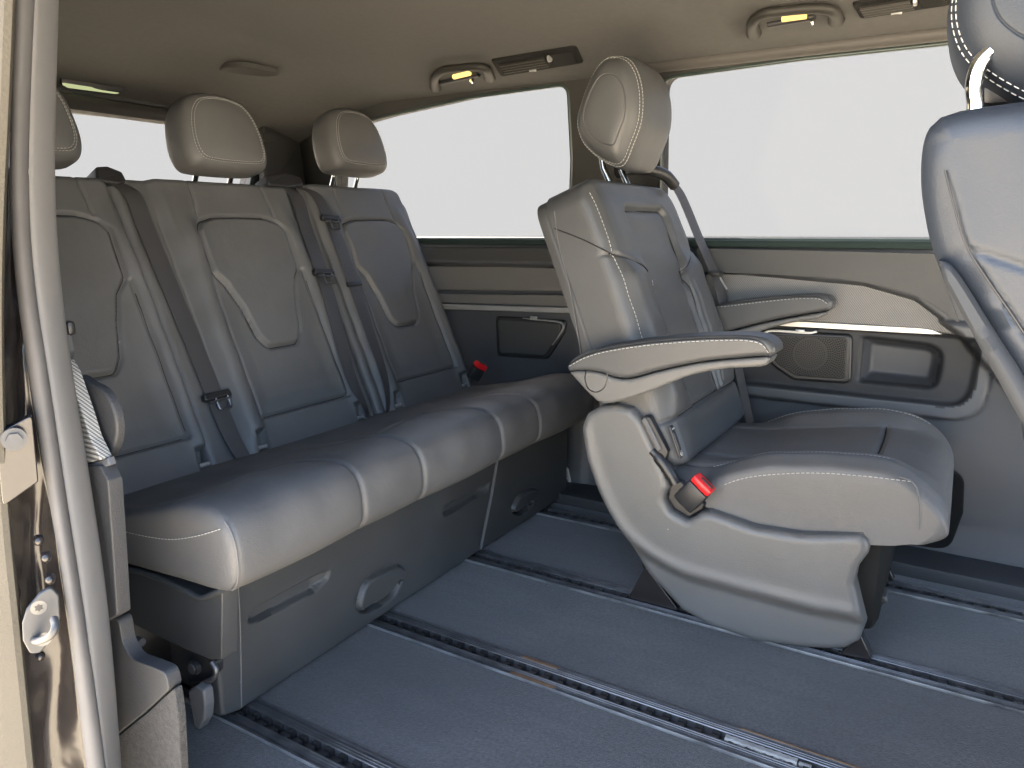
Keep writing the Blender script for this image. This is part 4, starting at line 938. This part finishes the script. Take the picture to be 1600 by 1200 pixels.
def fs_h(x, z):
    d = line_dist(x, z, sm); d2 = line_dist(x, z, sm2)
    left = inside(x, z, np.vstack([sm, [(-.5, .3), (-.5, 1.3)]]))
    h = .030 - .004 * groove(d, .003) - .0035 * groove(d2, .003)
    h -= np.where(left, .012 * ss(0, .03, d), 0); h += np.where(left, 0, .010 * ss(0, .06, d))
    return h + .0012 * np.sin(40 * x + 12 * z) * np.sin(30 * z)
fb = relief('backrest', fsp.tolist(), A3(0, YF + .03, 0), X_, Z_, -Y_, fs_h, -.40, LEATHER_SKY, fs, res=.0035, edge=.024)
tube('piping', [A3(x, YF + .0005, z) for x, z in sm[14:]], .0008, PLASTIC_DK, fb, 6)
shp = spline([(1466, 408), (1482, 412), (1505, 440), (1550, 512), (1600, 590), (1650, 680)], 30).tolist() + spline([(1640, 740), (1588, 648), (1540, 562), (1500, 488), (1474, 440)], 30).tolist()
relief('rear_shell', fx(shp, .722), A3(0, .745, 0), X_, Z_, -Y_, .026, -.42, SHELLB, fs, res=.005, edge=.016)
fh, _ = chair_headrest(fs, .778, .965, .84, LEATHER_SKY, -.038)
a = at(1524, 165, 1, .86); b = at(1520, 108, 1, .86)
for y in (.86, 1.05):
    k = A3(0, y - .86, 0); tube('headrest_post', spline([a + k - Z_ * .03, a + k, a * .45 + b * .55 + k, b + k + A3(.006, 0, .006), b + k + A3(.016, 0, .018)], 24), .0075, CHROME, fh, 14)
for src in (cc_, sh, far_sh, [o for o in chair.children if o.name.startswith('seat_frame')][0]):
    c2 = src.copy(); COL.objects.link(c2); c2.parent = fs; c2.location = Vector(chair.location) + Vector((.850, -.760, 0)) - Vector(fs.location)
box('tilt_joint', at(1560, 150, 1, .95), (.03, .10, .03), .008, PLASTIC_DK, fs)

# ================================================================== CEILING FIXTURES
def chandle(label, feet, bar, lens, hook, Yf, Yb):
    t = thing('grab_handle', label, 'grab handle', at_ceil(*feet[0]), 'grab handles under the ceiling edge')
    def near(u, v, k): q = at_ceil(u, v); return q + unit(_C - q) * k
    pts = [near(*feet[0], .002)] + [near(u, v, .045) for u, v in bar] + [near(*feet[1], .002)]
    P = spline(pts, 40); k = np.linspace(-1, 1, 40)
    tube('grip', P, .0125 + .006 * np.abs(k) ** 3, HANDLEM, t, 12, flat=.85)
    (u0, v0), (u1, v1) = lens
    a, b = near(u0, v0, .012), near(u1, v1, .012); tube('glint_lens', [a, a * .5 + b * .5, b], .0075, SUN_GLINT, t, 10)  # golden sun reflection put in as a glowing part
    h0 = near(*hook, .02); tube('coat_hook', [h0 + Z_ * .012, h0, h0 - Z_ * .010 - Y_ * .008, h0 - Z_ * .006 - Y_ * .018], .0042, CHROME, t, 8)
    a2, b2 = near(u0 - 22, v0 + 9, .004), near(u1 + 14, v1 + 1, .004)
    tube('handle_recess', [a2, a2 * .5 + b2 * .5, b2], .009, PLASTIC_DK, t, 8)
chandle('grab handle with painted sun glint on its lens above the rear side window', [(681, 137), (765, 121)], [(679, 122), (693, 110), (720, 106), (745, 104), (760, 108)], [(709, 120), (734, 114)], (740, 124), 2.03, 1.985)
chandle('large grab handle with painted sun glint on its lens near the top edge', [(1178, 52), (1307, 32)], [(1176, 36), (1192, 22), (1225, 17), (1275, 13), (1302, 18)], [(1222, 29), (1260, 24)], (1271, 30), 1.98, 1.93)
def vent(label, q, nsl, closed):
    t = thing('air_vent', label, 'air vent', at_ceil(*q[0]), 'air vents in the ceiling edge')
    c = [at_ceil(u, v) for u, v in q]; cen = sum(c) / 4; U = unit((c[1] + c[2]) - (c[0] + c[3])); N = unit(np.cross(U, (c[3] + c[2]) - (c[0] + c[1])))
    if N[2] > 0: N = -N
    V_ = np.cross(N, U); poly = [(float(np.dot(p - cen, U)), float(np.dot(p - cen, V_))) for p in c]
    plate('vent_frame', fillet(poly, .012, 4), cen - N * .012, U, V_, N, .018, .005, VENTM, t)
    P2 = np.array(poly); lerp = lambda a, b: (P2[0] * (1 - a) + P2[1] * a) * (1 - b) + (P2[3] * (1 - a) + P2[2] * a) * b
    well = [lerp(*k) for k in ((.05, .2), (.66, .2), (.66, .72), (.08, .72))]
    to3 = lambda q2, n: cen + U * q2[0] + V_ * q2[1] + N * n
    plate('vent_well', fillet(well, .004, 3), cen + N * .002, U, V_, N, .005, .001, MATS['hole black'], t)
    for i in range(nsl):
        b = .26 + .42 * i / (nsl - 1); tube('slat', [to3(lerp(.08, b), .010), to3(lerp(.63, b), .010)], .0042, HANDLEM, t, 6)
    plate('vent_cover', fillet([lerp(*k) for k in ((.70, .14), (.95, .14), (.95, .86), (.70, .86))], .006, 3), cen, U, V_, N, .009, .003, VENTM, t)
    p = to3(lerp(.68, .30), .010); tube('thumb_wheel', [p - U * .003, p + U * .003], .010, SILVER, t, 12)
    p = to3(lerp(.42, .84), .008); tube('vane_tab', [p - U * .010, p, p + U * .010 + V_ * -.004], .0035, SILVER, t, 8)
    return t
vent('slatted air vent right of the smaller grab handle', [(767, 92), (900, 70), (912, 96), (783, 118)], 4, False)
vent('flat air vent cut by the top edge beside the front headrest', [(1330, 2), (1475, -22), (1490, 4), (1345, 27)], 4, True)
# pointed oval cover and rear dome light
cvp = [at_ceil(u, v) for u, v in spline([(343, 112), (352, 98), (380, 92), (410, 99), (436, 107), (415, 121), (385, 130), (357, 127)], 40, True)]
cen = np.mean(cvp, 0); cvo = [(p[0] - cen[0], p[1] - cen[1]) for p in cvp]
cvt = plate('ceiling_cover', cvo, cen + Z_ * .010, X_, Y_, -Z_, .016, .005, HEAD, None); tag(cvt, 'leaf shaped dark cover on the ceiling above the middle headrest', 'ceiling cover')
cvt.data.materials[0] = material('dark headliner plastic', (.030, .029, .026), .7)
dl = thing('dome_light', 'slim ceiling lamp with pale green lens above the left headrest', 'ceiling lamp', at_ceil(150, 132))
dq = [at_ceil(u, v, .002) for u, v in [(92, 122), (196, 131), (184, 145), (104, 139)]]; dc = sum(dq) / 4
plate('lamp_housing', fillet([(p[0] - dc[0], p[1] - dc[1]) for p in dq], .008, 3), dc + Z_ * .004, X_, Y_, -Z_, .016, .004, PLASTIC_DK, dl)
dq = [at_ceil(u, v, .014) for u, v in [(96, 127), (186, 139), (180, 144), (106, 139)]]; dc2 = sum(dq) / 4
plate('lamp_lens', fillet([(p[0] - dc2[0], p[1] - dc2[1]) for p in dq], .003, 3), dc2, X_, Y_, -Z_, .006, .002, LAMP2, dl)

# ================================================================== DOOR OPENING EDGE (left of picture)
vv = np.linspace(-260, 1420, 90)
def tr(pts): P = np.array(pts, float); return np.interp(vv, P[:, 1], P[:, 0], left=None, right=None) + 0 if False else np.array([np.interp(v, P[:, 1], P[:, 0]) if P[0, 1] <= v <= P[-1, 1] else (P[0, 0] + (v - P[0, 1]) * (P[1, 0] - P[0, 0]) / (P[1, 1] - P[0, 1]) if v < P[0, 1] else P[-1, 0] + (v - P[-1, 1]) * (P[-1, 0] - P[-2, 0]) / (P[-1, 1] - P[-2, 1])) for v in vv])
def smooth(a, k=9): w = np.ones(k) / k; return np.convolve(np.pad(a, k // 2, mode='edge'), w, 'valid') if True else a
skin = smooth(tr([(20, 0), (14, 150), (6, 300), (2, 450), (3, 600), (6, 700), (13, 820), (22, 900), (35, 1030), (52, 1200)]))
jam = smooth(tr([(22, 0), (17, 150), (14, 300), (24, 450), (47, 600), (70, 750), (98, 900), (113, 1020), (135, 1200)]))
seA = smooth(tr([(54, 0), (47, 150), (43, 300), (53, 450), (78, 600), (99, 750), (123, 900), (145, 1050), (165, 1200)]))
seB = smooth(tr([(91, 0), (87, 150), (85, 300), (95, 450), (116, 600), (141, 750), (164, 900), (179, 1050), (190, 1200)]))
def strip(name, xa, xb, ya, yb, bulge, mat, parent, k=9, pinch=0):
    rows = []
    for v, a, b in zip(vv, xa, xb):
        r_ = []
        for f in np.linspace(0, 1, k):
            p = at(a + (b - a) * f, v, 1, ya + (yb - ya) * f); d = unit(_C - p) * A3(1, 1, 0)
            r_.append(p + d * bulge * math.sin(math.pi * f) ** .7 * (1 + .0 * pinch))
        for f in np.linspace(1, 0, k):
            p = at(a + (b - a) * f, v, 1, ya + (yb - ya) * f); r_.append(p - unit(_C - p) * A3(1, 1, 0) * .02)
        rows.append(r_)
    o = grid(name, rows, mat, parent, cv=True, ang=60)
    return o
dframe = thing('door_frame', 'rear edge of the open sliding doorway with grey rubber seal', 'door frame', (-.95, .46, 0))
strip('rubber_seal', jam, seA, .452, .470, .012, RUBBER, dframe)
strip('ribbed_seal_flap', seA + .5, seB, .472, .512, .010, RIBBED, dframe, 11)
P = []
for v, a, b in zip(vv, skin, jam):                       # painted jamb with pressed waves
    r_ = []
    for f in np.linspace(0, 1.1, 24):
        p = at(a + (b - a) * f, v, 1, .412 + .05 * f); wv = .004 * math.sin(v * .021 + f * 3) * math.sin(f * 5 + v * .006) + .0025 * math.sin(v * .045 + 4 * f) + .012 * f * 0
        r_.append(p - unit(_C - p) * A3(1, 1, 0) * (.010 + .02 * math.sin(math.pi * min(f, 1)) + wv))
    P.append(r_)
jb = grid('painted_jamb', P, PAINT, dframe, ang=70); 
P = []
for v, a in zip(vv, skin):
    p = at(a, v, 1, .408)
    P.append([p + A3(-.02, .012, 0), p + A3(-.004, .004, 0), p + A3(0, 0, 0), p + A3(-.003, -.006, 0), p + A3(-.02, -.008, 0), p + A3(-.25, -.014, 0), p + A3(-1.3, -.01, 0)])
grid('outer_panel', P, PANEL, dframe, ang=50)
for u, v in ((60, 842), (72, 868), (78, 902), (62, 1022)):
    p = at(u, v, 1, .440); d_ = unit((_C - p) * A3(1, 1, 0)); tube('jamb_button', [p, p + d_ * .010, p + d_ * .013], [.0062, .0058, .002], PAINT, dframe, 12)
# gloss black hinge bracket with bolt
vx = unit(_C - at(40, 700, 1, .43)); vx = unit(vx * A3(1, 1, 0)); ux_ = unit(np.cross(Z_, vx))
hp_ = at(33, 712, 1, .425); poly = [(float(np.dot(at(u, v, 1, .425) - hp_, ux_)), at(u, v, 1, .425)[2] - hp_[2]) for u, v in [(-6, 664), (52, 657), (62, 762), (4, 770)]]
plate('hinge_bracket', fillet(poly, .004, 3), hp_ - vx * .012, ux_, Z_, vx, .016, .005, PAINT, dframe)
bo = at(22, 684, 1, .418) + vx * .004
tube('bracket_bolt', [bo, bo + vx * .004], .0135, ZINC, dframe, 20); tube('bracket_bolt', [bo + vx * .004, bo + vx * .008], .0085, ZINC, dframe, 6)
# striker with loop and two screws
st = thing('door_striker', 'bright zinc door striker with loop and two star screws', 'door striker', at(65, 970, 1, .43))
so = at(65, 968, 1, .425); pl = [(float(np.dot(at(u, v, 1, .425) - so, ux_)), at(u, v, 1, .425)[2] - so[2]) for u, v in [(40, 935), (62, 927), (82, 930), (96, 952), (98, 985), (88, 1003), (62, 1010), (45, 998), (34, 972), (33, 950)]]
plate('striker_plate', fillet(pl, .006, 3), so, ux_, Z_, vx, .006, .002, ZINC, st)
for u, v in ((60, 945), (67, 994)):
    p = at(u, v, 1, .425) + vx * .006; tube('star_screw', [p, p + vx * .003], .0092, METAL, st, 16)
    sp_ = []
    for k in range(12): a = k * math.pi / 6; rr = .0052 if k % 2 else .0034; sp_.append((rr * math.cos(a), rr * math.sin(a)))
    plate('screw_socket', sp_, p + vx * .0028, ux_, Z_, vx, .0008, .0002, PLASTIC_DK, st)
lp = [at(u, v, 1, .425) for u, v in [(43, 974), (84, 964)]]
lp2 = [lp[0] + vx * .006, lp[0] + vx * .022 - Z_ * .004, lp[0] * .75 + lp[1] * .25 + vx * .030 - Z_ * .012, lp[0] * .25 + lp[1] * .75 + vx * .030 - Z_ * .010, lp[1] + vx * .022 - Z_ * .004, lp[1] + vx * .006]
tube('striker_loop', spline(lp2, 24), .0048, ZINC, st, 10)
# inner trim behind the seal
tp = struct(plate('pillar_trim', fillet(xz([(120, 722), (178, 722), (191, 745), (198, 850), (204, 952), (180, 966), (120, 980)], .545), .006, 3), A3(0, .545, 0), X_, Z_, -Y_, .02, .008, TRIMK, None))
plate('weave_trim', fillet(xz([(90, 562), (116, 562), (126, 580), (144, 632), (160, 682), (176, 714), (128, 724), (112, 660)], .542), .004, 3), A3(0, .542, 0), X_, Z_, -Y_, .016, .008, CARBON2, tp)
plate('mesh_cover', spline(xz([(128, 588), (150, 596), (172, 609), (186, 632), (193, 662), (190, 692), (177, 714), (150, 718), (132, 700), (124, 640)], .560), 40, True), A3(0, .562, 0), X_, Z_, -Y_, .012, .004, TRIMK, tp)
plate('trim_edge', xz([(128, 729), (178, 713), (182, 724), (130, 743)], .541), A3(0, .541, 0), X_, Z_, -Y_, .010, .003, WALL_LT, tp)
plate('pillar_cover', fillet(xz([(84, 420), (93, 440), (106, 500), (116, 548), (114, 560), (90, 564)], .548), .004, 3), A3(0, .548, 0), X_, Z_, -Y_, .012, .005, WALL, tp)
q = at(107, 512, 1, .548); box('cover_clip', q, (.02, .012, .020), .005, PLASTIC_DK, tp)
kn = fillet(xz([(165, 968), (206, 954), (211, 995), (226, 1020), (255, 1030), (279, 1040), (284, 1066), (240, 1106), (185, 1150), (165, 1150)], .560), [.004, .02, .03, .03, .03, .012, .01, .02, .01, .004], 6)
plate('lower_trim', kn, A3(0, .560, 0), X_, Z_, -Y_, .02, .008, TRIMK, tp)
fc = fillet(xz([(165, 1152), (192, 1146), (240, 1108), (284, 1068), (290, 1110), (296, 1230), (165, 1230)], .556), .003, 2)
plate('felt_panel', fc, A3(0, .556, 0), X_, Z_, -Y_, .012, .005, FELT, tp)
tube('trim_clip', [at(213, 1000, 1, .62), at(222, 1004, 1, .62)], .007, METAL, tp, 8)
